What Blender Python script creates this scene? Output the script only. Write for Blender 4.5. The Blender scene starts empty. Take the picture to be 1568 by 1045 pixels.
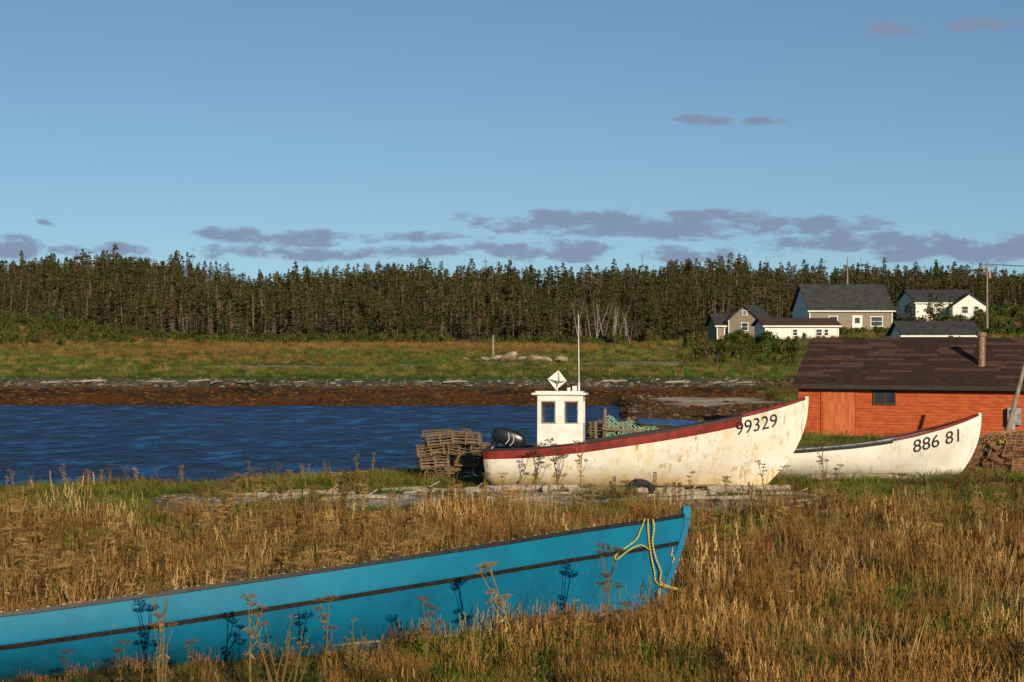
import bpy, math, random
import numpy as np
from mathutils import Vector, Matrix, Euler, noise
from mathutils.bvhtree import BVHTree
R = random.Random(11)
scene = bpy.context.scene
def nz(x, y, s=1.0, o=0.0):
    return noise.noise(Vector((x*s+o, y*s-o, o*1.7)))
def interp(x, pts):
    if x <= pts[0][0]: return pts[0][1]
    for (a, b), (c, d) in zip(pts, pts[1:]):
        if x <= c: return b+(d-b)*(x-a)/(c-a)
    return pts[-1][1]
def sm(x):
    x = max(0.0, min(1.0, x)); return x*x*(3-2*x)

# ------------------------------------------------------------------ terrain
NEAR = [(-400, 40), (-60, 49), (-15, 54.5), (-7, 57), (-2.5, 61), (1, 68), (4, 80), (5.5, 95), (6.5, 112), (7.2, 500)]
def shore_near(X): return interp(X+0.5*nz(X, 3, .4), NEAR)+0.8*nz(X, 0, .25, 3)
def shore_far(X): return 111.5+1.2*nz(X, 0, .08, 9)+.5*nz(X, 0, .4, 2)
FAR = [(-8, -1.5), (0, 0), (9.5, .62), (13.5, 1.19), (60, 1.3), (150, 1.4), (162, 1.45), (290, 11.6), (420, 12), (900, 12), (9000, 12)]
def forest_start(X):
    return interp(X, [(-400, 300), (-75, 292), (-55, 276), (35, 275), (50, 290), (400, 300)])+5*nz(X, 1, .06, 5)
def H(X, Y):
    d1 = shore_near(X)-Y; d2 = Y-shore_far(X)
    zn = interp(d1, [(-8, -1.5), (0, 0), (1.5, .22), (4, .4), (12, .48)])
    zf = interp(d2, FAR)
    z = max(zn, zf)
    if z > 0.05:
        z += .05*nz(X, Y, .5)+.03*nz(X, Y, 1.6, 4)
    if d2 > 20:
        z += 1.7*sm((X-15)/18)*sm((Y-140)/70) + 1.7*sm((X-48)/14)*sm((Y-215)/45)*(1-sm((Y-300)/60))
        z += 2.1*sm((-X-35)/40)*sm((Y-200)/80)*(1-.35*sm((Y-320)/60))
        z += (1.8*nz(X, Y, .03, 3)-2.4*sm((X-10)/80))*sm((Y-300)/60)
    if Y < 20: z = max(z, interp(Y, [(-50, 3.3), (8, 3.1), (16, .9), (20, .45)]))
    return z

def mixc(a, b, t): return tuple(a[i]*(1-t)+b[i]*t for i in range(3))
def strip(X, Y):
    n = nz(X, Y, .35, 5); n3 = nz(X, Y, .5, 31)
    return sm((1-abs(Y-48.0-n*1.4)/3.2)*1.6+n3*1.6-.25)*sm((X+10)/3)*sm((9-X)/3)
def meadow_tan(X, Y):
    return sm((Y-192+nz(X, Y, .05, 8)*120+nz(X, Y, .25, 3)*40-45*sm((X-2)/15)-(35 if X > 10 else 0))/40)
def pale(X, Y):
    n = nz(X, Y, .3, 5); q = nz(X*.25, Y, .35, 44)
    if q < -.06: return 0
    if 148 < Y+n*6 < 157 and -29 < X+n*6 < -7: return 1
    if 158 < Y+n*5 < 166 and -5 < X+n*4 < 5: return 2
    if 160 < Y+n*2 < 171 and 5 < X < 15: return 3
    if 150 < Y+n*6 < 157 and -46 < X+n*4 < -36: return 1
    return 0
def zone(X, Y):
    d1 = shore_near(X)-Y; d2 = Y-shore_far(X)
    n = nz(X, Y, .35, 5)
    if d2 > 0 and Y > 111:
        weed = (.115, .043, .010); rock = (.11, .09, .065)
        if d2 < 9.5: return mixc(weed, (.045, .025, .010), sm(.5+n*1.5+(d2-6)*.08))
        if d2 < 13.0: return mixc(rock, (.06, .055, .025), sm(.5+n*1.5))
        g = (.09, .115, .018); tan = (.18, .125, .045); c = mixc(g, tan, meadow_tan(X, Y))
        q = pale(X, Y)
        if q: c = ((.27, .21, .14), (.22, .18, .12), (.42, .36, .28))[q-1]
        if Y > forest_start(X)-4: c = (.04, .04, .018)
        return c
    if d1 < 0 and d2 < 0: return (.05, .05, .035)
    flat = sm((Y-78)/8)*sm((16+n*6-X)/4)
    c = mixc((.09, .06, .026), (.065, .075, .018), sm(.5+n))
    if 0 <= d1 < 3.0 and X < 4: c = mixc((.2, .165, .12), c, sm((d1-1.2)/1.8))
    c = mixc(c, (.38, .32, .25), strip(X, Y)*.95)
    if flat > 0:
        f = mixc((.10, .044, .014), (.11, .08, .05), sm(.4+n*1.6))
        if 99 < Y+n*2 < 111 and 8.6 < X-n*2 < 14.8: f = (.46, .37, .25)
        c = mixc(c, f, flat)
    return c

# ------------------------------------------------------------------ materials
def newmat(name):
    m = bpy.data.materials.new(name); m.use_nodes = True
    nt = m.node_tree; b = nt.nodes['Principled BSDF']
    return m, nt, b
def N(nt, t, **k):
    n = nt.nodes.new(t)
    for a, v in k.items(): setattr(n, a, v)
    return n
def mathn(nt, op, a, b=None, clamp=False):
    n = N(nt, 'ShaderNodeMath', operation=op, use_clamp=clamp)
    for i, v in enumerate((a, b)):
        if v is None: continue
        if isinstance(v, (int, float)): n.inputs[i].default_value = v
        else: nt.links.new(v, n.inputs[i])
    return n.outputs[0]
def mixn(nt, fac, a, b, bt='MIX'):
    n = N(nt, 'ShaderNodeMix', data_type='RGBA', blend_type=bt)
    for i, v in ((0, fac), (6, a), (7, b)):
        if isinstance(v, (int, float)): n.inputs[i].default_value = v
        elif isinstance(v, tuple): n.inputs[i].default_value = (*v[:3], 1)
        else: nt.links.new(v, n.inputs[i])
    return n.outputs[2]
def noisen(nt, vec, scale, detail=4, rough=.55, stretch=None):
    if stretch:
        mp = N(nt, 'ShaderNodeMapping'); mp.inputs['Scale'].default_value = stretch
        nt.links.new(vec, mp.inputs[0]); vec = mp.outputs[0]
    n = N(nt, 'ShaderNodeTexNoise'); n.inputs['Scale'].default_value = scale
    n.inputs['Detail'].default_value = detail; n.inputs['Roughness'].default_value = rough
    nt.links.new(vec, n.inputs['Vector']); return n.outputs[0]
def rampn(nt, v, a, b):
    n = N(nt, 'ShaderNodeMapRange', interpolation_type='SMOOTHSTEP'); nt.links.new(v, n.inputs[0])
    n.inputs[1].default_value = a; n.inputs[2].default_value = b
    return n.outputs[0]
def bumpn(nt, b, h, strength=.4, dist=.02):
    n = N(nt, 'ShaderNodeBump'); n.inputs['Strength'].default_value = strength; n.inputs['Distance'].default_value = dist
    nt.links.new(h, n.inputs['Height']); nt.links.new(n.outputs[0], b.inputs['Normal'])
def objco(nt): return N(nt, 'ShaderNodeTexCoord').outputs['Object']
def poso(nt): return N(nt, 'ShaderNodeNewGeometry').outputs['Position']
def pmat(name, c1, c2, scale=8, rough=.75, bump=.3, stretch=None, dist=.02, metal=0, lo=.35, hi=.65, spec=.3):
    m, nt, b = newmat(name); co = objco(nt)
    n = noisen(nt, co, scale, 5, .6, stretch)
    nt.links.new(mixn(nt, rampn(nt, n, lo, hi), c1, c2), b.inputs['Base Color'])
    b.inputs['Roughness'].default_value = rough; b.inputs['Metallic'].default_value = metal
    b.inputs['Specular IOR Level'].default_value = spec
    if bump: bumpn(nt, b, n, bump, dist)
    return m

M_BLACK = pmat('black_paint', (.012, .012, .014), (.03, .028, .026), 20, .5, .2)
M_RED = pmat('red_paint', (.27, .026, .018), (.14, .02, .015), 5, .6, .2)
M_WHITE = pmat('white_paint', (.8, .78, .73), (.66, .63, .56), 4, .5, .1)
M_WOOD = pmat('weathered_wood', (.28, .19, .11), (.12, .085, .05), 12, .85, .5, (1, 6, 6))
M_PALEWOOD = pmat('driftwood', (.42, .36, .28), (.26, .21, .16), 10, .85, .5)
M_INNER = pmat('boat_inside_grey', (.34, .36, .36), (.2, .2, .19), 6, .8, .2)
M_GLASS = pmat('window_glass', (.02, .03, .04), (.04, .05, .06), 2, .08, 0, spec=.6)
M_METAL = pmat('galvanised_metal', (.35, .33, .3), (.2, .15, .1), 12, .45, .1, metal=.7)
M_RUST = pmat('rusty_pipe', (.16, .08, .04), (.3, .22, .15), 14, .6, .2, metal=.3)
M_ROPE_Y = pmat('yellow_rope', (.62, .5, .1), (.45, .36, .08), 60, .8, .4)
M_TYRE = pmat('tyre_rubber', (.015, .015, .015), (.04, .037, .033), 14, .85, .4)
M_BLUE = pmat('blue_tarp', (.02, .08, .22), (.05, .14, .3), 6, .5, .3)
M_GREENNET = pmat('green_netting', (.12, .3, .2), (.3, .34, .26), 14, .9, .6)

def hullmat(name, base, base2, stain, staina=.8, zlow=.35, streak=.5, chip=.55, rust=None):
    m, nt, b = newmat(name); co = objco(nt)
    big = noisen(nt, co, 1.3, 4); fine = noisen(nt, co, 14, 5, .65)
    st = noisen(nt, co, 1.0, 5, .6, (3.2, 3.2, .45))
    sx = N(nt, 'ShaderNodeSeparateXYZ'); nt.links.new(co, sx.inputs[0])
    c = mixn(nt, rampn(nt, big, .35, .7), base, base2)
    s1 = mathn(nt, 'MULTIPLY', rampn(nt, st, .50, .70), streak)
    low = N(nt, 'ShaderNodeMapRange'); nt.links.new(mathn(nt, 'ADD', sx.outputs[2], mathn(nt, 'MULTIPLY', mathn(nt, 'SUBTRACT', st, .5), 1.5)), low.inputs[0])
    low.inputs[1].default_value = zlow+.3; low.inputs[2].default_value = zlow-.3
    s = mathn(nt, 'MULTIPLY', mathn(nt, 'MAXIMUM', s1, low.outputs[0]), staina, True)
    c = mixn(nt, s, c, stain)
    if rust:
        r1 = noisen(nt, co, 1.0, 5, .65, (7, 7, .8)); c = mixn(nt, mathn(nt, 'MULTIPLY', rampn(nt, r1, .57, .70), .85), c, rust)
        r2 = noisen(nt, co, 2.4, 5, .7); c = mixn(nt, mathn(nt, 'MULTIPLY', rampn(nt, r2, .54, .68), .4), c, (.42, .40, .36))
    c = mixn(nt, mathn(nt, 'MULTIPLY', rampn(nt, fine, .61, .68), chip), c, (.14, .10, .07))
    nt.links.new(c, b.inputs['Base Color']); b.inputs['Roughness'].default_value = .55
    b.inputs['Specular IOR Level'].default_value = .3
    bumpn(nt, b, mathn(nt, 'ADD', big, mathn(nt, 'MULTIPLY', fine, .15)), .35, .05)
    return m
M_HULLW = hullmat('white_hull_paint', (.82, .79, .72), (.76, .71, .6), (.68, .47, .14), .9, .40, .55, .45, rust=(.50, .27, .08))
M_HULLW2 = hullmat('white_hull_paint_clean', (.82, .79, .73), (.74, .70, .62), (.5, .42, .28), .7, .16, .45, .45, rust=(.6, .46, .25))
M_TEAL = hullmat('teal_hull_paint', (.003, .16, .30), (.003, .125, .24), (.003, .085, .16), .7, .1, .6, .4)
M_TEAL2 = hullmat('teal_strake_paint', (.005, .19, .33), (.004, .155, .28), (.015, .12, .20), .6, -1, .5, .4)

# ------------------------------------------------------------------ mesh builder
class MB:
    def __init__(s): s.v = []; s.f = []; s.m = []; s.t = []
    def add(s, vs, fs, m=0, ts=None):
        o = len(s.v); s.v += [tuple(v) for v in vs]; s.f += [tuple(i+o for i in f) for f in fs]; s.m += [m]*len(fs)
        s.t += ts if ts else [0.0]*len(vs)
    def box(s, c, d, m=0, rot=(0, 0, 0)):
        E = Euler(rot).to_matrix(); c = Vector(c); vs = []
        for z in (-1, 1):
            for y in (-1, 1):
                for x in (-1, 1): vs.append(c+E@Vector((x*d[0]/2, y*d[1]/2, z*d[2]/2)))
        s.add(vs, [(0, 2, 3, 1), (4, 5, 7, 6), (0, 1, 5, 4), (2, 6, 7, 3), (0, 4, 6, 2), (1, 3, 7, 5)], m)
    def beam(s, p0, p1, w, h, m=0):
        p0 = Vector(p0); p1 = Vector(p1); d = p1-p0; q = d.to_track_quat('X', 'Z')
        s.box((p0+p1)/2, (d.length, w, h), m, q.to_euler())
    def tube(s, p0, p1, r0, r1=None, n=8, m=0, cap=True):
        p0 = Vector(p0); p1 = Vector(p1); r1 = r0 if r1 is None else r1
        q = (p1-p0).to_track_quat('Z', 'Y').to_matrix(); vs = []
        for p, r in ((p0, r0), (p1, r1)):
            for i in range(n):
                a = 2*math.pi*i/n; vs.append(p+q@Vector((r*math.cos(a), r*math.sin(a), 0)))
        fs = [(i, (i+1) % n, n+(i+1) % n, n+i) for i in range(n)]
        if cap: fs += [tuple(range(n))[::-1], tuple(range(n, 2*n))]
        s.add(vs, fs, m)
    def path(s, pts, r, n=6, m=0):
        for a, b in zip(pts, pts[1:]): s.tube(a, b, r, r, n, m)
    def obj(s, name, mats, parent=None, smooth=False, bevel=0, link=True, tattr=False):
        me = bpy.data.meshes.new(name); me.from_pydata(s.v, [], s.f)
        for m in mats: me.materials.append(m)
        me.polygons.foreach_set('material_index', s.m)
        if smooth: me.polygons.foreach_set('use_smooth', [True]*len(s.f))
        if tattr:
            a = me.attributes.new('t', 'FLOAT', 'POINT'); a.data.foreach_set('value', s.t)
        me.update()
        o = bpy.data.objects.new(name, me)
        if link: scene.collection.objects.link(o)
        if parent: o.parent = parent
        if bevel:
            b = o.modifiers.new('bevel', 'BEVEL'); b.width = bevel; b.segments = 2; b.limit_method = 'ANGLE'
        return o
def empty(name, loc=(0, 0, 0), rot=(0, 0, 0)):
    e = bpy.data.objects.new(name, None); scene.collection.objects.link(e)
    e.location = loc; e.rotation_euler = rot; e.empty_display_size = .3
    return e
def smooth_path(pts, n=5):
    out = []
    for i in range(len(pts)-1):
        p0 = pts[max(0, i-1)]; p1 = pts[i]; p2 = pts[i+1]; p3 = pts[min(len(pts)-1, i+2)]
        for k in range(n):
            t = k/n; out.append(.5*((2*p1)+(p2-p0)*t+(2*p0-5*p1+4*p2-p3)*t*t+(3*p1-p0-3*p2+p3)*t**3))
    out.append(pts[-1]); return out

# ------------------------------------------------------------------ scatter through geometry nodes
def scatter(name, pts, coll):
    me = bpy.data.meshes.new(name); me.from_pydata([p[0] for p in pts], [], [])
    a = me.attributes.new('rot', 'FLOAT_VECTOR', 'POINT'); a.data.foreach_set('vector', [c for p in pts for c in p[1]])
    a = me.attributes.new('scl', 'FLOAT', 'POINT'); a.data.foreach_set('value', [p[2] for p in pts])
    a = me.attributes.new('idx', 'INT', 'POINT'); a.data.foreach_set('value', [p[3] for p in pts])
    o = bpy.data.objects.new(name, me); scene.collection.objects.link(o)
    g = bpy.data.node_groups.new(name+'_nodes', 'GeometryNodeTree')
    g.interface.new_socket('Geometry', in_out='INPUT', socket_type='NodeSocketGeometry')
    g.interface.new_socket('Geometry', in_out='OUTPUT', socket_type='NodeSocketGeometry')
    gi = g.nodes.new('NodeGroupInput'); go = g.nodes.new('NodeGroupOutput')
    ip = g.nodes.new('GeometryNodeInstanceOnPoints'); ci = g.nodes.new('GeometryNodeCollectionInfo')
    ci.inputs['Collection'].default_value = coll; ci.inputs['Separate Children'].default_value = True; ci.inputs['Reset Children'].default_value = True
    def na(n, t):
        x = g.nodes.new('GeometryNodeInputNamedAttribute'); x.data_type = t; x.inputs['Name'].default_value = n; return x.outputs['Attribute']
    e = g.nodes.new('FunctionNodeEulerToRotation'); L = g.links.new
    L(na('rot', 'FLOAT_VECTOR'), e.inputs[0]); L(e.outputs[0], ip.inputs['Rotation'])
    L(na('scl', 'FLOAT'), ip.inputs['Scale']); L(na('idx', 'INT'), ip.inputs['Instance Index'])
    ip.inputs['Pick Instance'].default_value = True
    L(ci.outputs[0], ip.inputs['Instance']); L(gi.outputs[0], ip.inputs['Points']); L(ip.outputs[0], go.inputs[0])
    md = o.modifiers.new('scatter', 'NODES'); md.node_group = g
    return o
def mkcoll(name, objs):
    c = bpy.data.collections.new(name)
    for o in objs: c.objects.link(o)
    return c

# ------------------------------------------------------------------ ground
xs = list(np.arange(-26, 26, .5))
s = .5; x = 26
while x < 9000:
    xs.append(x); xs.insert(0, -x-.001); s = s*1.07 if x > 40 else .7; x += s if x < 400 else s*2
xs = sorted(xs)
ys = [-60, -30, 0]+list(np.arange(4, 60, .5))+list(np.arange(60, 130, .7))+list(np.arange(130, 440, 2.5))+[450, 480, 520, 600, 750, 1000, 1500, 2500, 4500, 9000]
nx, ny = len(xs), len(ys)
V = []; C = []
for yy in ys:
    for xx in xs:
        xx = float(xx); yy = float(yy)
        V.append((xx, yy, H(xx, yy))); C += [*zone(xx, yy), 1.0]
F = [(j*nx+i, j*nx+i+1, (j+1)*nx+i+1, (j+1)*nx+i) for j in range(ny-1) for i in range(nx-1)]
me = bpy.data.meshes.new('ground'); me.from_pydata(V, [], F)
me.polygons.foreach_set('use_smooth', [True]*len(F))
ca = me.color_attributes.new('zone', 'FLOAT_COLOR', 'POINT'); ca.data.foreach_set('color', C)
ground = bpy.data.objects.new('ground', me); scene.collection.objects.link(ground)
m, nt, b = newmat('ground_soil'); at = N(nt, 'ShaderNodeAttribute', attribute_name='zone')
p = poso(nt); n1 = noisen(nt, p, 3.0, 6, .7); n2 = noisen(nt, p, .35, 3, .6, (1, .6, 1))
k = mathn(nt, 'ADD', mathn(nt, 'MULTIPLY', rampn(nt, n1, .3, .7), 1.0), mathn(nt, 'MULTIPLY', rampn(nt, n2, .3, .7), .5))
k = mathn(nt, 'ADD', k, .3)
vm = N(nt, 'ShaderNodeVectorMath', operation='SCALE'); nt.links.new(at.outputs['Color'], vm.inputs[0]); nt.links.new(k, vm.inputs['Scale'])
nt.links.new(vm.outputs[0], b.inputs['Base Color']); b.inputs['Roughness'].default_value = .95; b.inputs['Specular IOR Level'].default_value = .1
bumpn(nt, b, n1, .8, .12); me.materials.append(m)

# ------------------------------------------------------------------ water
mb = MB(); mb.add([(-4000, 30, 0), (60, 30, 0), (60, 130, 0), (-4000, 130, 0)], [(0, 1, 2, 3)])
m, nt, b = newmat('sea_water'); p = poso(nt)
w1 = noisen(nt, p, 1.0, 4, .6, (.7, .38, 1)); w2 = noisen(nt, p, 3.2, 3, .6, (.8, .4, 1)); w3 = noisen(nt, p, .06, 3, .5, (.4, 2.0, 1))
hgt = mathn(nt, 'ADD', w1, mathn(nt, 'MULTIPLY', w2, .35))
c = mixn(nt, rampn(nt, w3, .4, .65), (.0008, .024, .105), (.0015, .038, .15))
c = mixn(nt, rampn(nt, hgt, .60, .71), mixn(nt, 1.0, c, (.12, .18, .28), 'MULTIPLY'), c)  # shade of the ripple troughs put into the colour by wave height
c = mixn(nt, rampn(nt, hgt, .72, .84), c, (.012, .15, .38))  # lighter ripple crests painted into the colour as well
nt.links.new(c, b.inputs['Base Color']); b.inputs['Roughness'].default_value = .3; b.inputs['IOR'].default_value = 1.33
b.inputs['Specular IOR Level'].default_value = .02
bumpn(nt, b, hgt, .8, .6)
mb.obj('sea_water', [m])

# ------------------------------------------------------------------ boats
def hull_mesh(name, L, sheer, keel, B, cut, offs, bands, mats, par, cutp=2.2, sternw=.82, rake=.12, flare=0.0, bulge=None, rail_mat=None, rail_w=.09, rail_h=.05):
    NS = 46
    T = [1-(1-i/NS)**1.35 for i in range(NS+1)]
    fr = [0, .03, .08, .15, .24, .35, .48, .62, .78, .9, 1.0]
    bulge = bulge or {}
    def bt(t):
        if t < .42: return B*(sternw+(1-sternw)*math.sin(t/.42*math.pi/2))
        return B*max(0.0, 1-((t-.42)/.58)**2.3)
    def P(t, z, side, ex=0):
        zs, zk = sheer(t), keel(t); f = max(0, min(1, (z-zk)/(zs-zk)))
        w = sm((t-.45)/.55)
        sec = (1-w)*(1-(1-f)**2.6)**.62+w*(f**.85)
        x = rake*(1-f)+(L-cut*(1-f)**cutp-rake*(1-f))*t
        y = bt(t)*(sec*(1+flare*f*w))
        y = max(0.0, y+ex) if ex < 0 else y+ex
        return (x, side*y, z)
    rows = len(fr)+len(offs)
    vs = []; fs = []; ms = []
    def zrow(t, q):
        zs, zk = sheer(t), keel(t)
        if q < len(fr): return zk+(zs-offs[0]-zk)*fr[q]
        o = (offs[1:]+[0])[q-len(fr)]; return zs-o
    for side in (-1, 1):
        base = len(vs)
        for t in T:
            for q in range(rows):
                ex = bulge.get(q-len(fr), 0) if (q >= len(fr) and t < .99) else 0
                vs.append(P(t, zrow(t, q), side, ex))
        for i in range(NS):
            for j in range(rows-1):
                a = base+i*rows+j; q = (a, a+rows, a+rows+1, a+1)
                fs.append(q if side == -1 else q[::-1])
                ms.append(bands(j-(len(fr)-1), (T[i]+T[i+1])/2))
    o2 = (NS+1)*rows
    for j in range(rows-1):
        fs.append((j, j+1, o2+j+1, o2+j)); ms.append(0)
    bv = BVHTree.FromPolygons(vs, fs)
    for side in (-1, 1):
        base = len(vs)
        for t in T:
            for q in range(rows):
                v = P(t*.985+.006, zrow(t, q)+.04*(1-q/(rows-1)), side, -.05); vs.append(v)
        for i in range(NS):
            for j in range(rows-1):
                a = base+i*rows+j; q = (a, a+rows, a+rows+1, a+1)
                fs.append(q[::-1] if side == -1 else q); ms.append(3)
    me = bpy.data.meshes.new(name); me.from_pydata(vs, [], fs)
    for m_ in mats: me.materials.append(m_)
    me.polygons.foreach_set('material_index', ms); me.polygons.foreach_set('use_smooth', [True]*len(fs)); me.update()
    o = bpy.data.objects.new(name, me); scene.collection.objects.link(o); o.parent = par
    r = MB()
    for side in (-1, 1):
        sec = []
        for i, t in enumerate(T):
            p_ = Vector(P(t, sheer(t), side)); yo = min(.5*rail_w, abs(p_.y)+.02)
            for (dy, dz) in ((yo, -rail_h*.4), (yo, rail_h*.6), (-min(rail_w*.8, abs(p_.y)), rail_h*.6), (-min(rail_w*.8, abs(p_.y)), -rail_h*.4)):
                sec.append((p_.x, p_.y+side*dy, p_.z+dz))
        f_ = []
        for i in range(NS):
            for j in range(4):
                a = i*4+j; b_ = i*4+(j+1) % 4; f_.append((a, b_, b_+4, a+4))
        f_.append((0, 1, 2, 3)); r.add(sec, f_, 0)
    r.tube((0, -bt(0), sheer(0)), (0, bt(0), sheer(0)), .035, n=6)
    r.obj('gunwale_rail', [rail_mat or M_BLACK], par)
    kk = MB(); pts = []
    for t in T[::3]: pts.append(Vector((P(t, keel(t), 1)[0], 0, keel(t))))
    for q in range(1, 15):
        f = q/14; z = keel(1)+(sheer(1)-keel(1))*f; pts.append(Vector((P(1, z, 1)[0], 0, z+(.06 if q == 14 else 0))))
    sec = []
    for i, p_ in enumerate(pts):
        d = (pts[min(i+1, len(pts)-1)]-pts[max(i-1, 0)]).normalized(); nrm = Vector((d.z, 0, -d.x))
        for (wy, e) in ((-.035, -.03), (-.03, .06), (.03, .06), (.035, -.03)):
            q_ = p_+nrm*e; sec.append((q_.x, wy, q_.z))
    f_ = [(i*4+j, i*4+(j+1) % 4, i*4+4+(j+1) % 4, i*4+4+j) for i in range(len(pts)-1) for j in range(4)]
    f_ += [(0, 1, 2, 3), tuple(len(sec)-4+k_ for k_ in range(4))]
    kk.add(sec, f_); kk.obj('stem_and_keel', [mats[0]], par)
    th = MB()
    for t in (.2, .42, .62):
        z = keel(t)+(sheer(t)-keel(t))*.66; y = abs(P(t, z, 1)[1])-.05; th.box((t*L*.98, 0, z), (.26, 2*y, .04))
    z = .22+keel(.3); th.box((.38*L, 0, z), (.68*L, B*1.0, .03))
    for i in range(12):
        t = .06+i*.07
        for side in (-1, 1):
            zz = [keel(t)+(sheer(t)-keel(t))*f for f in (.25, .5, .75, .97)]
            pp = [Vector(P(t, z_, side))-Vector((0, side*.085, 0)) for z_ in zz]
            for a_, b_ in zip(pp, pp[1:]): th.beam(a_, b_, .05, .04)
    th.obj('thwarts_and_ribs', [M_WOOD], par)
    return bv, P
def decal_text(txt, bv, par, x0, z0, w, h, ang, name):
    cu = bpy.data.curves.new(name, 'FONT'); cu.body = txt; cu.resolution_u = 6
    to = bpy.data.objects.new(name+'_tmp', cu); scene.collection.objects.link(to)
    bpy.context.view_layer.update()
    me = bpy.data.meshes.new_from_object(to.evaluated_get(bpy.context.evaluated_depsgraph_get()))
    bpy.data.objects.remove(to)
    xs_ = [v.co.x for v in me.vertices]; ys_ = [v.co.y for v in me.vertices]
    ax, bx, ay, by = min(xs_), max(xs_), min(ys_), max(ys_)
    for v in me.vertices:
        u = (v.co.x-ax)/(bx-ax)*w; q = (v.co.y-ay)/(by-ay)*h
        X = x0+u*math.cos(ang)-q*math.sin(ang)*.2; Z = z0+u*math.sin(ang)+q*math.cos(ang)
        hit = bv.ray_cast(Vector((X, -6, Z)), Vector((0, 1, 0)))
        Y = hit[0].y-.014 if hit[0] else 0
        v.co = (X, Y, Z)
    o = bpy.data.objects.new(name, me); scene.collection.objects.link(o); o.parent = par; me.materials.clear(); me.materials.append(M_BLACK)
    return o

# teal boat
TA = math.radians(24); TL = 12.0
tb = empty('teal_boat', (2.75-TL*math.cos(TA), 28.6-TL*math.sin(TA), .36), (math.radians(-10), 0, TA))
tsheer = lambda t: interp(t, [(0, .76), (.167, .84), (.333, .99), (.5, 1.16), (.667, 1.34), (.833, 1.53), (.93, 1.63), (1, 1.71)])
tkeel = lambda t: interp(t, [(0, -.05), (.8, -.05), (1, .02)])
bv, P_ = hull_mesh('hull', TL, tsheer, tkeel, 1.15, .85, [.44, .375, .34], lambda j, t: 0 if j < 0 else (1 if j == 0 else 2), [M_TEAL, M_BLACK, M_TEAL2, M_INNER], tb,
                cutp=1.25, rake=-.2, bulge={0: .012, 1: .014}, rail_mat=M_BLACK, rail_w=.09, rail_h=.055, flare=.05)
mb = MB()
for i in range(60):
    t = .03+i*.0158; q = Vector(P_(t, tsheer(t)+.034, -1)); mb.box((q.x, q.y-.03, q.z), (.035, .02, .012))
mb.obj('rail_fastenings', [M_METAL], tb)
mb = MB(); mb.box((TL+.0, 0, tsheer(1)+.04), (.13, .11, .2), 0, (0, .15, 0)); mb.obj('stem_head', [M_TEAL2], tb, bevel=.02)
mb = MB()
pts = []
for (t, o) in [(.93, .03), (.932, -.1), (.942, -.32), (.955, -.55), (.97, -.78), (.985, -.98)]:
    q = Vector(P_(t, tsheer(t)+o, -1)); q.y -= .045; pts.append(q)
pts.append(Vector((TL-.15, -.10, .55))); pts.append(Vector((TL+.08, -.3, .33))); pts.append(Vector((TL+.4, -.5, .16)))
mb.path(smooth_path(pts), .014, 6)
pts2 = [p_+Vector((.07+.03*math.sin(i*2), -.015, .0)) for i, p_ in enumerate(pts[:6])]+[pts[6]+Vector((.01, -.02, .03))]
mb.path(smooth_path(pts2), .014, 6)
lo = [Vector(P_(.925, tsheer(.925)+.05, -1))+Vector((0, -.05, 0))]
for t, o in ((.92, -.12), (.918, -.24), (.905, -.34), (.893, -.42), (.897, -.50), (.91, -.40), (.928, -.34), (.945, -.42)):
    q = Vector(P_(t, tsheer(t)+o, -1)); q.y -= .045; lo.append(q)
mb.path(smooth_path(lo), .012, 6)
mb.obj('painter_rope', [M_ROPE_Y], tb, smooth=True)

# white boat with the wheelhouse
WL = 8.55
wb = empty('white_fishing_boat', (-.70, 51.5, .38), (math.radians(-2), 0, math.radians(-5)))
wsheer = lambda t: interp(t, [(0, 1.14), (.15, 1.19), (.31, 1.34), (.42, 1.48), (.52, 1.61), (.62, 1.75), (.72, 1.91), (.84, 2.13), (.93, 2.33), (1, 2.52)])
wkeel = lambda t: interp(t, [(0, .06), (.3, .0), (.8, .0), (1, .05)])
def wb_band(j, t):
    if j < 0: return 0
    if t > .79: return 0
    return 2 if j == 0 else 1
bv, P_ = hull_mesh('hull', WL, wsheer, wkeel, 1.25, 1.35, [.29, .25], wb_band, [M_HULLW, M_RED, M_HULLW, M_INNER], wb, rake=.12, bulge={0: .012}, rail_mat=M_BLACK, rail_h=.045, flare=.12)
decal_text('99329', bv, wb, 6.68, 1.55, 1.12, .36, math.radians(12), 'registration_number')
mb = MB()
for side in (-1, 1):
    prev = None
    for i in range(12):
        t = .80+i*.0178; q = Vector(P_(t, wsheer(t)+.03, side)); q.y += side*.03
        if prev: mb.beam(prev, q, .07, .05)
        prev = q
mb.obj('bow_rail_cap', [M_RED], wb)
mb = MB()
w_, d_, z0, z1 = 1.22, 1.15, .35, 2.60
x0_, x1_ = 1.42, 2.64
sill = 1.84; head = 2.44
for side in (-1, 1):
    y = side*d_/2
    mb.box(((x0_+x1_)/2, y, (z0+sill)/2), (w_, .04, sill-z0), 0)
    mb.box(((x0_+x1_)/2, y, (head+z1)/2), (w_, .04, z1-head), 0)
    for xx, ww in ((x0_+.06, .12), (x0_+.61, .26), (x1_-.07, .14)):
        mb.box((xx, y, (sill+head)/2), (ww, .04, head-sill), 0)
mb.box((x1_-.02, 0, (z0+sill)/2), (.04, d_-.04, sill-z0)); mb.box((x1_-.02, 0, (head+z1)/2), (.04, d_-.04, z1-head))
for y in (-d_/2+.08, 0, d_/2-.08): mb.box((x1_-.02, y, (sill+head)/2), (.04, .10, head-sill))
mb.box((x0_+.02, -.38, (z0+z1)/2), (.04, .35, z1-z0)); mb.box((x0_+.02, .38, (z0+z1)/2), (.04, .35, z1-z0))
mb.box(((x0_+x1_)/2-.03, 0, z1+.03), (w_+.24, d_+.2, .06))
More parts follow.
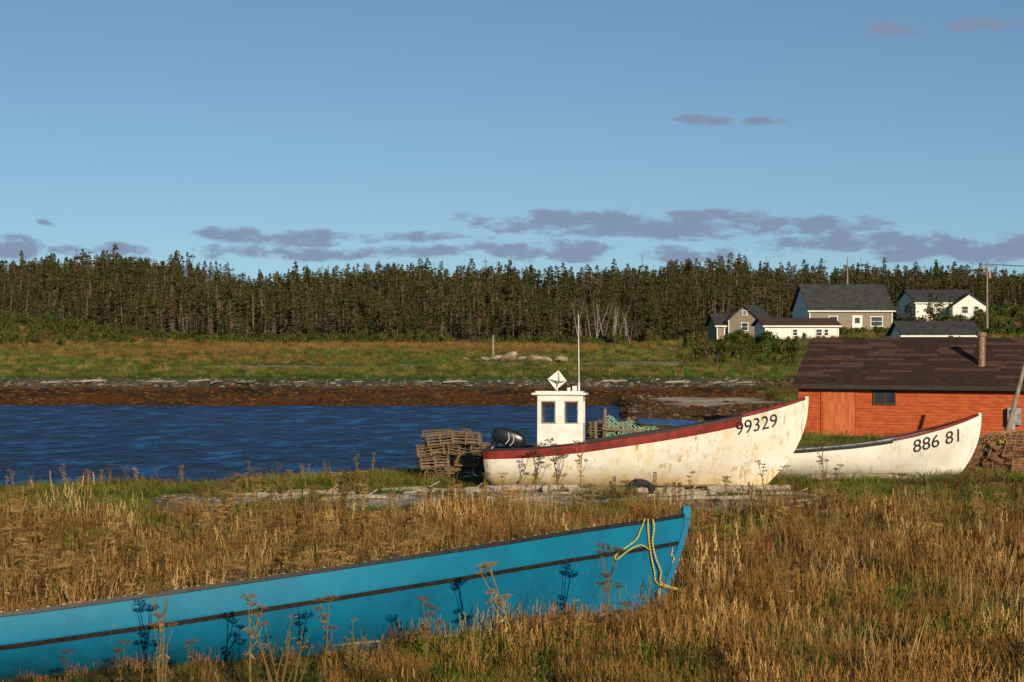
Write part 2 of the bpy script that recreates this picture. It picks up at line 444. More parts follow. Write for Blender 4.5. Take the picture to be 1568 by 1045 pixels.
mb.box(((x0_+x1_)/2-.03, 0, z1+.08), (w_+.05, d_+.0, .05))
mb.obj('wheelhouse', [M_WHITE], wb, bevel=.012)
mb = MB()
for xx in ((x0_+.12, x0_+.48), (x0_+.74, x1_-.14)):
    for (a, b_, zz) in ((xx[0], xx[1], sill+.012), (xx[0], xx[1], head-.012)): mb.box(((a+b_)/2, -d_/2-.012, zz), (b_-a, .03, .03))
    for a in xx: mb.box((a, -d_/2-.012, (sill+head)/2), (.03, .03, head-sill))
mb.obj('window_rubbers', [M_INNER], wb)
mb = MB()
c_ = Vector((x0_+.5, -.1, z1+.40)); r_ = .27
for ax in range(3):
    vs = []
    for k in range(4):
        a = k*math.pi/2
        v = [0, 0, 0]; v[(ax+1) % 3] = math.cos(a)*r_; v[(ax+2) % 3] = math.sin(a)*r_; vs.append(c_+Euler((.15, .1, .35)).to_matrix()@Vector(v))
    mb.add(vs, [(0, 1, 2, 3)])
mb.tube((x0_+.5, -.1, z1), (x0_+.5, -.1, z1+.3), .02)
mb.obj('radar_reflector', [M_WHITE], wb)
mb = MB(); mb.tube((x1_-.12, -.35, z1+.05), (x1_-.12, -.35, z1+.35), .03, .025); mb.tube((x1_-.12, -.35, z1+.35), (x1_-.14, -.35, z1+2.15), .016, .008)
mb.tube((x1_-.4, -.3, z1+.05), (x1_-.4, -.3, z1+.2), .05, .05, 10); mb.box((x1_-.22, -.2, z1+.17), (.16, .12, .14)); mb.obj('antenna_and_horn', [M_WHITE], wb)
mb = MB()
prof = [(-.46, .05, .10), (-.42, .13, .17), (-.28, .20, .20), (-.05, .235, .21), (.18, .225, .20), (.34, .19, .18), (.42, .14, .15), (.44, .05, .1)]
ring = []; nn = 16
E = Euler((0, math.radians(18), 0)).to_matrix(); cc = Vector((.62, -.15, 1.43))
for (px_, hz, hy) in prof:
    for k in range(nn):
        a = 2*math.pi*k/nn; cx_ = abs(math.cos(a))**.6*math.copysign(1, math.cos(a)); sx_ = abs(math.sin(a))**.6*math.copysign(1, math.sin(a))
        ring.append(cc+E@Vector((px_*1.05, hy*1.1*cx_, hz*1.05*sx_+.03)))
f_ = [(i*nn+j, i*nn+(j+1) % nn, (i+1)*nn+(j+1) % nn, (i+1)*nn+j) for i in range(len(prof)-1) for j in range(nn)]
f_ += [tuple(range(nn))[::-1], tuple(range(len(ring)-nn, len(ring)))]
mb.add(ring, f_)
mb.box((.12, -.15, 1.1), (.16, .16, .7), 0, (0, .6, 0)); mb.box((-.2, -.15, .72), (.14, .07, .75), 0, (0, .55, 0)); mb.box((-.32, -.15, .45), (.5, .3, .025), 0, (0, .3, 0))
mb.tube((-.62, -.15, .37), (-.25, -.15, .47), .05, .07, 10)
M_COWL = pmat('motor_cowl', (.012, .014, .018), (.018, .02, .026), 3, .3, 0, spec=.5)
mb.obj('outboard_motor', [M_COWL], wb, smooth=True)
mb = MB()
for off in (0, .13):
    pp = [cc+E@Vector((x-.02+off, -.237, z)) for x, z in ((.0, -.16), (.05, -.06), (.04, .05), (-.02, .15))]
    mb.path(smooth_path(pp), .009, 4)
mb.obj('cowl_stripes', [M_WHITE], wb)

# second white boat
SL = 7.3
sb = empty('white_dory_boat', (5.95, 54.6, .40), (math.radians(-2), 0, math.radians(-4)))
ssheer = lambda t: interp(t, [(0, .84), (.3, .90), (.5, 1.03), (.62, 1.15), (.74, 1.32), (.86, 1.55), (.94, 1.73), (1, 1.9)])
skeel = lambda t: interp(t, [(0, .04), (.8, .02), (1, .08)])
bv, P_ = hull_mesh('hull', SL, ssheer, skeel, 1.05, .75, [.07, .03], lambda j, t: 0 if j < 0 or t > .65 else 1, [M_HULLW2, M_BLACK, M_BLACK, M_INNER], sb, rake=.1, rail_mat=M_BLACK, rail_h=.04, flare=.15)
decal_text('886 81', bv, sb, 5.36, .84, 1.38, .37, math.radians(13.5), 'registration_number')
mb = MB()
for side in (-1, 1):
    prev = None
    for i in range(12):
        t = .66+i*.0305; q = Vector(P_(min(t, 1), ssheer(min(t, 1))+.03, side)); q.y += side*.03
        if prev: mb.beam(prev, q, .07, .045)
        prev = q
mb.obj('bow_rail_cap', [M_RED], sb)

def world(x, y, dz=0): return (x, y, H(x, y)+dz)
tp = empty('support_logs')
mb = MB()
for (x, y, l, a, r) in ((0.6, 50.2, 2.6, .05, .09), (3.0, 49.9, 3.0, -.05, .1), (6.2, 50.1, 2.2, .08, .11), (4.2, 50.9, 3, 1.5, .12), (1.0, 51.2, 3, 1.5, .12), (9.5, 53.4, 2.6, .1, .1), (11.5, 53.2, 1.6, -.2, .1), (-.6, 49.7, 1.4, .5, .07), (2, 49.4, 2.0, .2, .05)):
    z = H(x, y)+r*.7; dx, dy = math.cos(a)*l/2, math.sin(a)*l/2; mb.tube((x-dx, y-dy, z), (x+dx, y+dy, z+.03), r, r*.8, 9)
mb.obj('logs', [M_PALEWOOD], tp, smooth=False)
bpy.ops.mesh.primitive_torus_add(major_radius=.30, minor_radius=.1, major_segments=28, minor_segments=10, location=(3.35, 49.75, .54), rotation=(math.radians(42), 0, .1))
ty = bpy.context.object; ty.name = 'old_tyre'; ty.data.materials.append(M_TYRE)

# ------------------------------------------------------------------ lobster traps
def trap_mesh():
    mb = MB(); L, W, Hh = .95, .60, .46
    def sx(a): return (math.cos(a)*W/2, Hh*.2+math.sin(a)*Hh*.8)
    for x in (-L/2, 0, L/2):
        mb.box((x, 0, .02), (.045, W, .04))
        pts = [Vector((x, -W/2, .02)), Vector((x, -W/2, Hh*.2))]+[Vector((x, *sx(math.pi-i*math.pi/8))) for i in range(9)]+[Vector((x, W/2, .02))]
        for a, b_ in zip(pts, pts[1:]): mb.beam(a, b_, .04, .035)
    for i in range(11):
        a = math.pi-i*math.pi/10; y, z = sx(a)
        mb.box((R.uniform(-.03, .03), y*1.05, z+.012), (L+.09, .034, .014), 0, (a-math.pi/2, R.uniform(-.02, .02), R.uniform(-.015, .015)))
    for i in range(6): mb.box((0, -W/2+.05+i*.09, .045), (L, .04, .014))
    for x in (-L/2, L/2):
        for i in range(6):
            y = -W/2+.07+i*.09; mb.box((x, y, Hh*.42), (.01, .010, Hh*.7))
        for i in range(3): mb.box((x, 0, .1+i*.1), (.01, W*.85, .01))
    mb.box((0, 0, .15), (.02, W*.8, .25)); mb.box((.2, 0, .1), (.3, .25, .12))
    return mb
trap = trap_mesh().obj('lobster_trap_part', [M_WOOD], link=False)
def pile(name, x, y, cols, layers, sp, sd, seed, yaw=0, ts=.8):
    rr = random.Random(seed); e = empty(name, world(x, y, -.03), (0, 0, yaw)); k = 0
    for l in range(layers):
        for r_ in range(2):
            for c in range(cols-(1 if l >= layers-1 else 0)):
                o = bpy.data.objects.new('trap_%d' % k, trap.data); k += 1; scene.collection.objects.link(o); o.parent = e
                o.scale = (ts*rr.uniform(.92, 1.08),)*3
                o.location = (c*sp-(cols-1)*sp/2+rr.uniform(-.14, .14)+(.25 if l == layers-1 else 0), r_*sd+rr.uniform(-.1, .1), l*.34)
                o.rotation_euler = (rr.uniform(-.15, .15), rr.uniform(-.2, .2), rr.uniform(-.6, .6)+(math.pi/2 if rr.random() < .35 else 0))
    return e
pile('lobster_trap_pile', -1.50, 54.4, 3, 4, .66, .6, 3, .1)
pile('lobster_trap_pile', 3.35, 58.5, 3, 4, .8, .7, 8, .2)
ne = empty('draped_net', world(4.3, 58.0))
mb = MB(); nu, nv = 26, 12
vs = []
for i in range(nu):
    for j in range(nv):
        x = -1.5+i*.13; u = j/(nv-1); z = 1.55-.028*i-.9*u**1.4+.09*math.sin(i*1.3+j*.8)+.05*R.random(); y = -.5-.35*u+.1*math.sin(i*.9)
        vs.append((x, y, z))
mb.add(vs, [(i*nv+j, (i+1)*nv+j, (i+1)*nv+j+1, i*nv+j+1) for i in range(nu-1) for j in range(nv-1)])
no = mb.obj('net', [M_GREENNET], ne); w = no.modifiers.new('w', 'WIREFRAME'); w.thickness = .045; w.use_replace = True
mb = MB()
for x, h, t in ((-1.55, 1.85, .04), (-1.75, 1.45, -.05), (-.9, 1.6, .1), (.2, 1.2, -.2)): mb.tube((x, -.6, -.2), (x+t, -.6, h), .07, .055, 8)
mb.tube((-1.6, -.7, 1.25), (1.9, -.7, .95), .05, .04, 8); mb.tube((-.9, -.75, .6), (.6, -.75, 1.2), .04, .035, 8)
mb.obj('posts', [M_WOOD], ne)
bt_ = MB(); bt_.add([(x, y, z) for x, y, z in ((-.6, -.7, 1.42), (2.6, -.9, 1.22), (3.0, -.5, 1.18), (2.6, .6, 1.3), (-.4, .5, 1.5), (.8, -.2, 1.5))], [(0, 1, 5), (1, 2, 5), (2, 3, 5), (3, 4, 5), (4, 0, 5)]); bt_.obj('tarp', [M_BLUE], ne)
nm = empty('fishing_net_mound', world(15.0, 56.5))
mb = MB(); vs = []; nu, nv = 34, 14
for j in range(nv):
    for i in range(nu):
        a = 2*math.pi*i/nu; r = 1-(j/(nv-1)); rr_ = (r**.55)*(1+.15*math.sin(3*a)+.12*R.uniform(-1, 1))
        vs.append((1.9*rr_*math.cos(a), 1.3*rr_*math.sin(a), 1.15*(1-r**1.8)+.06*R.random()))
mb.add(vs, [(j*nu+i, j*nu+(i+1) % nu, (j+1)*nu+(i+1) % nu, (j+1)*nu+i) for j in range(nv-1) for i in range(nu)])
M_NET = pmat('brown_netting', (.26, .13, .06), (.10, .05, .03), 9, .9, .8, dist=.06)
mb.obj('net_heap', [M_NET], nm)
m2 = mb.obj('net_mesh', [pmat('net_cords', (.42, .24, .11), (.28, .15, .07), 9, .9, .2)], nm); m2.scale = (1.03, 1.03, 1.05); w = m2.modifiers.new('w', 'WIREFRAME'); w.thickness = .018; w.use_replace = True
mb = MB()
for q in range(7):
    pts = []; x0 = R.uniform(-1.3, .8)
    for i in range(14): pts.append(Vector((x0+i*.09, -.35+.35*math.sin(i*.7+q), 1.14-.3*abs(x0+i*.09)/1.3+.05*math.sin(i*2.1+q))))
    mb.path(pts, .022, 5)
mb.obj('rope_coils', [M_ROPE_Y], nm)

# ------------------------------------------------------------------ buildings
M_ROOF_B = pmat('brown_shingles', (.065, .030, .018), (.03, .016, .011), 3.2, .9, .5, (1, 2, 6), .05)
M_ROOF_D = pmat('dark_shingles', (.06, .06, .06), (.035, .036, .038), 1.5, .9, .3)
M_GREY = pmat('cedar_shingle_grey', (.30, .25, .18), (.20, .165, .12), 4, .9, .4, (1, 1, 5))
M_SHED = pmat('red_clapboard', (.50, .105, .028), (.36, .062, .017), 2.5, .75, .25, (1, 1, 3))
M_SHED2 = pmat('red_plywood', (.60, .17, .06), (.46, .10, .03), 3, .75, .25, (3, 3, .6))
def house(name, x0, x1, yf, depth, z0, ze, zr, yaw, wall, roof, feats=(), over=.35, gable_front=False, trim=M_WHITE):
    w = (x1-x0); e = empty(name, (x0, yf, z0), (0, 0, yaw)); he, hr = ze-z0, zr-z0
    mb = MB(); D = depth
    if gable_front:
        vs = [(0, 0, -1.5), (w, 0, -1.5), (w, D, -1.5), (0, D, -1.5), (0, 0, he), (w, 0, he), (w, D, he), (0, D, he), (w/2, 0, hr), (w/2, D, hr)]
        mb.add(vs, [(0, 1, 5, 8, 4), (1, 2, 6, 5), (2, 3, 7, 9, 6), (3, 0, 4, 7)])
    else:
        vs = [(0, 0, -1.5), (w, 0, -1.5), (w, D, -1.5), (0, D, -1.5), (0, 0, he), (w, 0, he), (w, D, he), (0, D, he), (0, D/2, hr), (w, D/2, hr)]
        mb.add(vs, [(0, 1, 5, 4), (1, 2, 6, 9, 5), (2, 3, 7, 6), (3, 0, 4, 8, 7)])
    mb.obj('walls', [wall], e)
    mb = MB(); th = .14
    half = (w if gable_front else D)/2; sl = (hr-he)/half; o = over
    for sgn in (-1, 1):
        a = (-o if sgn < 0 else 2*half+o); za = he-sl*o
        if gable_front: q = [(a, -o, za), (half, -o, hr), (half, D+o, hr), (a, D+o, za)]
        else: q = [(-o, a, za), (-o, half, hr), (w+o, half, hr), (w+o, a, za)]
        up = [(x, y, z+th) for x, y, z in q]; lo_ = [(x, y, z+.01) for x, y, z in q]
        mb.add(lo_+up, [(0, 1, 2, 3), (4, 5, 6, 7), (0, 1, 5, 4), (2, 3, 7, 6), (3, 0, 4, 7), (1, 2, 6, 5)])
    mb.obj('roof', [roof], e)
    mt = MB(); mg = MB()
    for (kind, u, zc, ww, hh) in feats:
        if kind == 'window':
            mg.box((u, -.02, zc), (ww, .04, hh))
            for dz in (-hh/2, hh/2): mt.box((u, -.04, zc+dz), (ww+.2, .08, .1))
            for dx in (-ww/2, ww/2): mt.box((u+dx, -.035, zc), (.1, .07, hh-.1))
            mt.box((u, -.03, zc), (ww-.1, .05, .05))
        elif kind == 'door':
            mt.box((u, -.04, zc), (ww, .08, hh)); mg.box((u, -.09, zc+hh*.22), (ww*.5, .02, hh*.3))
        elif kind == 'gwin':
            mg.box((-.02, D/2, zc), (.04, ww, hh)); mt.box((-.03, D/2, zc+hh/2+.05), (.06, ww+.2, .1)); mt.box((-.03, D/2, zc-hh/2-.05), (.06, ww+.2, .1))
    for cx_ in (-.01, w+.01): mt.box((cx_, -.01, he/2-.5), (.12, .12, he+.9))
    if not gable_front: mt.box((w/2, -o-.02, he-sl*o+.04), (w+2*o, .04, .16))
    if mt.v: mt.obj('trim_and_door', [trim], e)
    if mg.v: mg.obj('window_glass', [M_GLASS], e)
    return e
gh = house('grey_shingle_house', 37.4, 48.0, 240, 8.5, 2.9, 6.3, 9.4, math.radians(6), M_GREY, M_ROOF_D,
      [('window', 3.0, 1.9, 1.1, 1.3), ('window', 8.6, 1.9, 1.5, 1.2), ('door', 6.1, 1.5, 1.3, 2.3), ('gwin', 0, 4.2, .9, 1.2), ('gwin', 0, 1.8, 1, 1.2)])
mb = MB()
mb.add([(-.06, .1, -1), (-.06, .1, 3.2), (-.06, 4.25, 6.2), (-.06, 8.4, 3.2), (-.06, 8.4, -1)], [(0, 1, 2, 3, 4)])
mb.obj('gable_cladding', [M_WHITE], gh)
house('white_bungalow', 27.2, 35.1, 205, 6, 2.3, 4.35, 5.05, math.radians(4), M_WHITE, pmat('brown_roof', (.10, .05, .035), (.06, .035, .03), 3, .9, .2),
      [('window', 3.2, 1.35, .55, .7), ('window', 5.8, 1.35, .7, .7), ('window', 6.6, 1.35, .5, .7)])
house('grey_gabled_house', 25.2, 28.9, 222, 6.0, 2.3, 5.0, 6.6, math.radians(-22), M_GREY, M_ROOF_D, [('window', 1.9, 1.9, .8, .9), ('window', 1.9, 3.5, .5, .5)], gable_front=True)
house('dark_roofed_cottage', 23.9, 26.2, 222.5, 4.5, 2.3, 4.4, 5.6, math.radians(8), M_GREY, M_ROOF_D, [('window', 1.2, 1.4, .7, .7)])
house('white_house', 57.5, 66.5, 272, 8, 4.6, 7.5, 9.2, math.radians(8), M_WHITE, M_ROOF_D, [('window', 2, 1.7, 1, 1.1), ('window', 7.0, 1.5, 1.2, 1.2), ('gwin', 0, 2, 1, 1)])
house('white_gable_house', 62.0, 66.6, 268.5, 5, 4.6, 7.0, 8.6, math.radians(-6), M_WHITE, M_ROOF_D, [('window', 1.6, 1.8, .9, 1.0), ('window', 3.2, 1.8, .7, 1.0)], gable_front=True)
house('white_garage', 38.9, 46.4, 190, 5.5, 2.1, 3.5, 4.75, math.radians(2), M_WHITE, M_ROOF_D, [('window', 2.4, .9, .7, .5), ('window', 5, .9, .7, .5)])
sh = empty('red_shed', (11.27, 74.6, .42), (0, 0, math.radians(-19)))
SW, SD, SH, SR = 12.5, 8.2, 2.12, 3.72
mb = MB(); mb.add([(0, 0, -.3), (SW, 0, -.3), (SW, SD, -.3), (0, SD, -.3), (0, 0, SH), (SW, 0, SH), (SW, SD, SH), (0, SD, SH), (0, SD/2, SR), (SW, SD/2, SR)], [(0, 1, 5, 4), (1, 2, 6, 9, 5), (2, 3, 7, 6), (3, 0, 4, 8, 7)])
mb.obj('walls', [M_SHED], sh)
mb = MB()
for i in range(18):
    z = .02+i*.12
    mb.box((SW/2+1.08, -.022, z), (SW-2.16, .028, .125), 0, (math.radians(-12), 0, 0))
    mb.box((.41, -.022, z), (.82, .028, .125), 0, (math.radians(-12), 0, 0))
mb.obj('clapboards', [M_SHED], sh)
mb = MB(); mb.box((1.51, -.03, 1.0), (1.25, .05, 2.0)); mb.obj('plywood_door', [M_SHED2], sh)
mb = MB(); mb.box((.84, -.045, 1.05), (.07, .07, 2.12)); mb.box((2.17, -.045, 1.05), (.07, .07, 2.12)); mb.box((-.02, -.03, 1.0), (.1, .1, 2.24)); mb.obj('door_posts', [M_SHED], sh)
mb = MB(); mb.box((3.25, -.05, 1.62), (.74, .03, .50)); mb.obj('window_glass', [M_GLASS], sh)
mb = MB()
for dx in (-.4, 0, .4): mb.box((3.25+dx, -.07, 1.62), (.06, .06, .6))
for dz in (-.28, .28): mb.box((3.25, -.072, 1.62+dz), (.86, .06, .06))
mb.obj('window_frame', [pmat('dark_trim', (.09, .05, .03), (.05, .03, .02), 8)], sh)
mb = MB(); o = .38; sl = (SR-SH)/(SD/2)
for sgn in (0, 1):
    a = -o if sgn == 0 else SD+o; za = SH-sl*o
    q = [(-o*.7, a, za), (-o*.7, SD/2, SR), (SW+o, SD/2, SR), (SW+o, a, za)]
    mb.add([(x, y, z+.01) for x, y, z in q]+[(x, y, z+.12) for x, y, z in q], [(0, 1, 2, 3), (4, 5, 6, 7), (0, 1, 5, 4), (2, 3, 7, 6), (3, 0, 4, 7), (1, 2, 6, 5)])
L_ = math.hypot(SD/2+o, sl*(SD/2+o)); ang = math.atan(sl)
for i in range(20):
    u = (i+.5)/20; y = -o+u*(SD/2+o); z = SH-sl*o+u*(sl*(SD/2+o))+.13
    x = -o*.7
    while x < SW+o-.01:
        l = min(R.uniform(.7, 1.6), SW+o-x); mb.box((x+l/2, y, z+R.uniform(-.003, .008)), (l-.012, L_/20*1.06, .02), 0 if R.random() < .72 else 1, (ang-.05, 0, 0)); x += l
mb.obj('shingle_roof', [M_ROOF_B, pmat('faded_shingles', (.12, .06, .035), (.07, .037, .025), 6, .9, .3)], sh)
mb = MB(); mb.box((SW/2, -o-.03, SH-sl*o+.02), (SW+.6, .05, .16)); mb.obj('fascia', [pmat('fascia_dark', (.03, .025, .02), (.05, .04, .03))], sh)
mb = MB(); mb.tube((6.75, 1.5, 2.5), (6.75, 1.5, 3.95), .15, .15, 14); mb.tube((6.75, 1.5, 3.95), (6.75, 1.5, 4.1), .2, .2, 14); mb.tube((6.75, 1.5, 2.4), (6.75, 1.5, 2.85), .28, .17, 14)
mb.obj('stove_pipe', [M_RUST], sh, smooth=False)
mb = MB(); mb.box((8.1, -.12, .95), (.5, .35, .65)); mb.tube((8.05, -.3, .45), (8.05, -.3, 1.2), .1, .1, 10); mb.obj('meter_box', [M_INNER], sh, bevel=.02)
M_POLE = pmat('pole_wood', (.33, .27, .2), (.2, .16, .12), 4, .9, .3, (4, 4, .5))
def pole(name, x, y, zt, lean=0, r=.14, arm=True, z0=None):
    z0 = H(x, y)-.3 if z0 is None else z0; e = empty(name, (x, y, z0)); mb = MB(); h = zt-z0
    mb.tube((0, 0, 0), (lean, 0, h), r, r*.65, 10)
    if arm:
        mb.box((lean*.95, -.12, h-.5), (1.5, .1, .12)); mb.tube((.25, -.1, h-1.9), (.25, -.1, h-1.1), .2, .2, 10)
        for dx in (-.7, -.3, .3, .7): mb.tube((lean*.95+dx, -.12, h-.44), (lean*.95+dx, -.12, h-.22), .05, .04, 6)
    mb.obj('pole', [M_POLE], e)
pole('utility_pole', 57.2, 230, 11.9)
pole('utility_pole', 46.0, 262, 13.6, arm=False, r=.13)
pole('leaning_pole', 17.0, 66.5, 3.45, lean=.85, r=.10, arm=False)
pole('marker_post', -1.85, 187, 3.5, r=.13, arm=False)
pole('utility_pole', 95, 215, 11.5)
mb = MB()
for k, dx in enumerate((-.7, .3, .7)):
    pts = []
    for i in range(13):
        u = i/12; pts.append(Vector((57.2+dx+u*37.8, 229.9-15*u, 11.65-.4*u-1.0*4*u*(1-u)*.5)))
    mb.path(pts, .02, 4)
mb.obj('power_lines', [M_BLACK])

# ------------------------------------------------------------------ vegetation
def folmat(name, cols, dk=(.45, .5, .45), ns=1.6):
    m, nt, b = newmat(name); oi = N(nt, 'ShaderNodeObjectInfo'); p = poso(nt)
    cr = N(nt, 'ShaderNodeValToRGB'); nt.links.new(oi.outputs['Random'], cr.inputs[0])
    el = cr.color_ramp.elements
    while len(el) < len(cols): el.new(.5)
    for i, c in enumerate(cols): el[i].position = i/(len(cols)-1); el[i].color = (*c, 1)
    n = noisen(nt, p, ns, 2, .6)
    c = mixn(nt, rampn(nt, n, .35, .7), cr.outputs[0], mixn(nt, 1.0, cr.outputs[0], dk, 'MULTIPLY'))
    nt.links.new(c, b.inputs['Base Color']); b.inputs['Roughness'].default_value = .9; b.inputs['Specular IOR Level'].default_value = .1
    return m
M_FOL = folmat('spruce_needles', [(.03, .046, .010), (.075, .08, .018), (.04, .056, .013), (.10, .075, .030), (.055, .064, .015), (.11, .072, .040), (.045, .06, .014), (.085, .08, .022)], (.5, .5, .45))
M_TWIG = folmat('dead_twigs', [(.19, .135, .09), (.25, .19, .135), (.14, .10, .065)])
M_BUSH = folmat('shrub_leaves', [(.045, .068, .014), (.09, .105, .018), (.055, .074, .015), (.11, .085, .03)])
M_DEADW = pmat('dead_wood', (.34, .29, .23), (.22, .18, .14), 5, .9, .2)
def spruce(k, h, w=.2, bare=.15, dead=0.0, rnd=1.0):
    r = random.Random(100+k); mb = MB()
    bend = r.uniform(-.35, .35)
    cx = lambda z: bend*(z/h)**2
    mb.tube((0, 0, -.4), (cx(h*.5), 0, h*.5), .11, .07, 5, 1, False); mb.tube((cx(h*.5), 0, h*.5), (cx(h), 0, h), .07, .015, 4, 1, False)
    z = h*.06; ph = r.uniform(0, 6)
    while z < h*.985:
        u = z/h; rad = h*w*(1-u)**rnd*r.uniform(.45, 1.35)+.12
        live = u > bare+r.uniform(-.1, .15) and r.random() > dead
        for q in range(r.randint(3, 6) if live else r.randint(2, 4)):
            a = r.uniform(0, 6.283); d = Vector((math.cos(a), math.sin(a), 0)); s_ = Vector((-d.y, d.x, 0)); L = rad*r.uniform(.5, 1.15)*(1+.3*math.sin(a+ph))
            base = Vector((cx(z), 0, z))
            if not live:
                e_ = base+d*L*1.0+Vector((0, 0, r.uniform(-.2, .1)*L)); mb.add([base+s_*.03, base-s_*.03, e_, base+Vector((0, 0, .07))], [(0, 1, 2), (0, 3, 2)], 1)
                for _ in range(2):
                    f_ = r.uniform(.3, .9); p_ = base.lerp(e_, f_); e2 = p_+s_*r.uniform(-.4, .4)+Vector((0, 0, r.uniform(-.2, .1))); mb.add([p_, p_+Vector((0, 0, .06)), e2], [(0, 1, 2)], 1)
                continue
            for j in ((1, 2, 3) if L > .6 else (2, 3)):
                f_ = j/3; c = base+d*L*f_+Vector((0, 0, -.2*L*f_+.2*L*f_*f_)); sz = (.28-.10*f_)*(.5+.5*L)*r.uniform(.6, 1.3)+.06
                tip = c+d*sz*1.1+Vector((0, 0, r.uniform(-.12, .22)))
                mb.add([c-d*sz*.6+s_*.3*sz, c-s_*sz+Vector((0, 0, -.12)), tip, c+s_*sz+Vector((0, 0, -.12))], [(0, 1, 2), (0, 2, 3)], 0)
                if j != 1: mb.add([c-d*sz*.5+Vector((0, 0, .14)), c+Vector((0, 0, -sz*.7))+s_*r.uniform(-.2, .2), tip], [(0, 1, 2)], 0)
        z += r.uniform(.2, .34)*(1 if live else 1.3)
    for q in range(4):
        a = q*1.57; mb.add([(cx(h), 0, h+.3), (cx(h)+.09*math.cos(a), .09*math.sin(a), h-.25), (cx(h)+.09*math.cos(a+1), .09*math.sin(a+1), h-.25)], [(0, 1, 2)], 0)
    return mb.obj('spruce_%02d' % k, [M_FOL, M_TWIG], link=False)
def snag(k, h):
    r = random.Random(k); mb = MB(); mb.tube((0, 0, 0), (r.uniform(-.3, .3), 0, h), .08, .02, 4)
    for q in range(16):
        z = h*r.uniform(.3, .95); a = r.uniform(0, 6.28); L = (1-z/h)*.8+.2; mb.tube((0, 0, z), (L*math.cos(a), L*math.sin(a), z+r.uniform(-.1, .4)), .02, .008, 3)
    return mb.obj('spruce_%02d' % k, [M_DEADW], link=False)
sp = [spruce(0, 7.2, .17, .15, 0, .75), spruce(1, 6.8, .21, .1, .1, .6), spruce(2, 7.8, .15, .3, 0, .8), spruce(3, 5.6, .27, .05, 0, .5), spruce(4, 7.2, .18, .5, .1, .6), spruce(5, 6.8, .17, .2, .55, .7), spruce(6, 7.6, .14, .65, .6, .6), spruce(7, 4.6, .32, .0, 0, .5), snag(8, 6.5)]
cs = mkcoll('spruce_variants', sp)
pts = []
for i in range(11500):
    X = R.uniform(-145, 145); fs_ = forest_start(X); u = R.random(); Y = fs_+u*122
    if abs(X) > Y*.32+8: continue
    g = nz(X, Y, .03, 7); gap = nz(X, Y, .09, 17)
    if gap > .28 and R.random() < .75: continue
    k = R.choices(range(9), [5, 5, 4, 5, 5+10*max(0, g), 5+8*max(0, g), 3+14*max(0, g), 5 if u < .15 else 3, .6 if g > .1 else .2])[0]
    s_ = R.choice([R.uniform(.32, .55), R.uniform(.45, .74), R.uniform(.55, .84)])*(1+.3*g+.35*nz(X, Y, .08, 2))*(.8 if u < .06 else 1)
    if R.random() < .03: s_ *= 1.2
    if k == 8: s_ *= .9
    pts.append(((X, Y, H(X, Y)-.1), (R.uniform(-.08, .08), R.uniform(-.08, .08), R.uniform(0, 6.28)), s_, k))
for i in range(24):
    X = R.uniform(9, 17.5); Y = R.uniform(270, 280); pts.append(((X, Y, H(X, Y)), (R.uniform(-.15, .15), R.uniform(-.35, .35), R.uniform(0, 6)), R.uniform(.5, .95), 8))
for i in range(55):
    X = R.choice([R.uniform(36, 40), R.uniform(48.5, 58), R.uniform(68, 90), R.uniform(21, 37)]); Y = R.uniform(250, 268) if X < 66 else R.uniform(236, 270)
    pts.append(((X, Y, H(X, Y)-.1), (0, 0, R.uniform(0, 6)), R.uniform(.35, .7), R.choice([1, 3, 7, 0])))
scatter('spruce_forest', pts, cs)
def bush(k, w, h, n=520):
    r = random.Random(300+k); mb = MB(); lobes = [(Vector((r.uniform(-.5, .5)*w, r.uniform(-.4, .4)*w, h*r.uniform(.3, .6))), r.uniform(.35, .6)) for _ in range(7)]
    for q in range(n):
        c, s_ = r.choice(lobes); d = Vector((r.gauss(0, 1), r.gauss(0, 1), r.gauss(0, 1))).normalized()*r.uniform(.6, 1.05)
        p_ = c+Vector((d.x*s_*w*.7, d.y*s_*w*.7, d.z*s_*h*.85))
        if p_.z < 0: continue
        a = Vector((r.gauss(0, 1), r.gauss(0, 1), r.gauss(0, 1))).normalized(); b_ = a.cross(d).normalized(); z_ = r.uniform(.07, .16)
        mb.add([p_+a*z_, p_+b_*z_, p_-a*z_, p_-b_*z_*.6], [(0, 1, 2, 3)])
    for q in range(10): mb.tube((0, 0, 0), (r.uniform(-.6, .6)*w, r.uniform(-.5, .5)*w, h*r.uniform(.5, .9)), .03, .01, 4, 1)
    return mb.obj('shrub_%d' % k, [M_BUSH, M_TWIG], link=False)
cb = mkcoll('shrub_variants', [bush(0, 1.3, 1.5), bush(1, 1.8, 1.3), bush(2, 1.0, 2.0)])
pts = []
for i in range(800):
    X = R.uniform(-105, 105); Y = forest_start(X)-abs(R.gauss(0, 4)); pts.append(((X, Y, H(X, Y)-.1), (0, 0, R.uniform(0, 6)), R.uniform(.4, 1.2), R.randint(0, 2)))
for (xa, xb, ya, yb, n_, s0) in ((20, 37, 207, 218, 45, .9), (18, 27, 175, 200, 40, .8), (33, 60, 228, 238, 70, .8), (46, 75, 205, 262, 130, 1.0), (28, 36, 195, 203, 14, .4), (15, 40, 150, 185, 90, .5), (40, 60, 150, 185, 60, .6)):
    for i in range(n_):
        X = R.uniform(xa, xb); Y = R.uniform(ya, yb); pts.append(((X, Y, H(X, Y)-.1), (0, 0, R.uniform(0, 6)), s0*R.uniform(.5, 1.3), R.randint(0, 2)))
for i in range(330):
    Y = R.uniform(215, 280); X = R.uniform(-95, -42-(280-Y)*.3); pts.append(((X, Y, H(X, Y)-.1), (0, 0, R.uniform(0, 6)), R.uniform(.3, 1.2), R.randint(0, 2)))
scatter('shrubs', pts, cb)

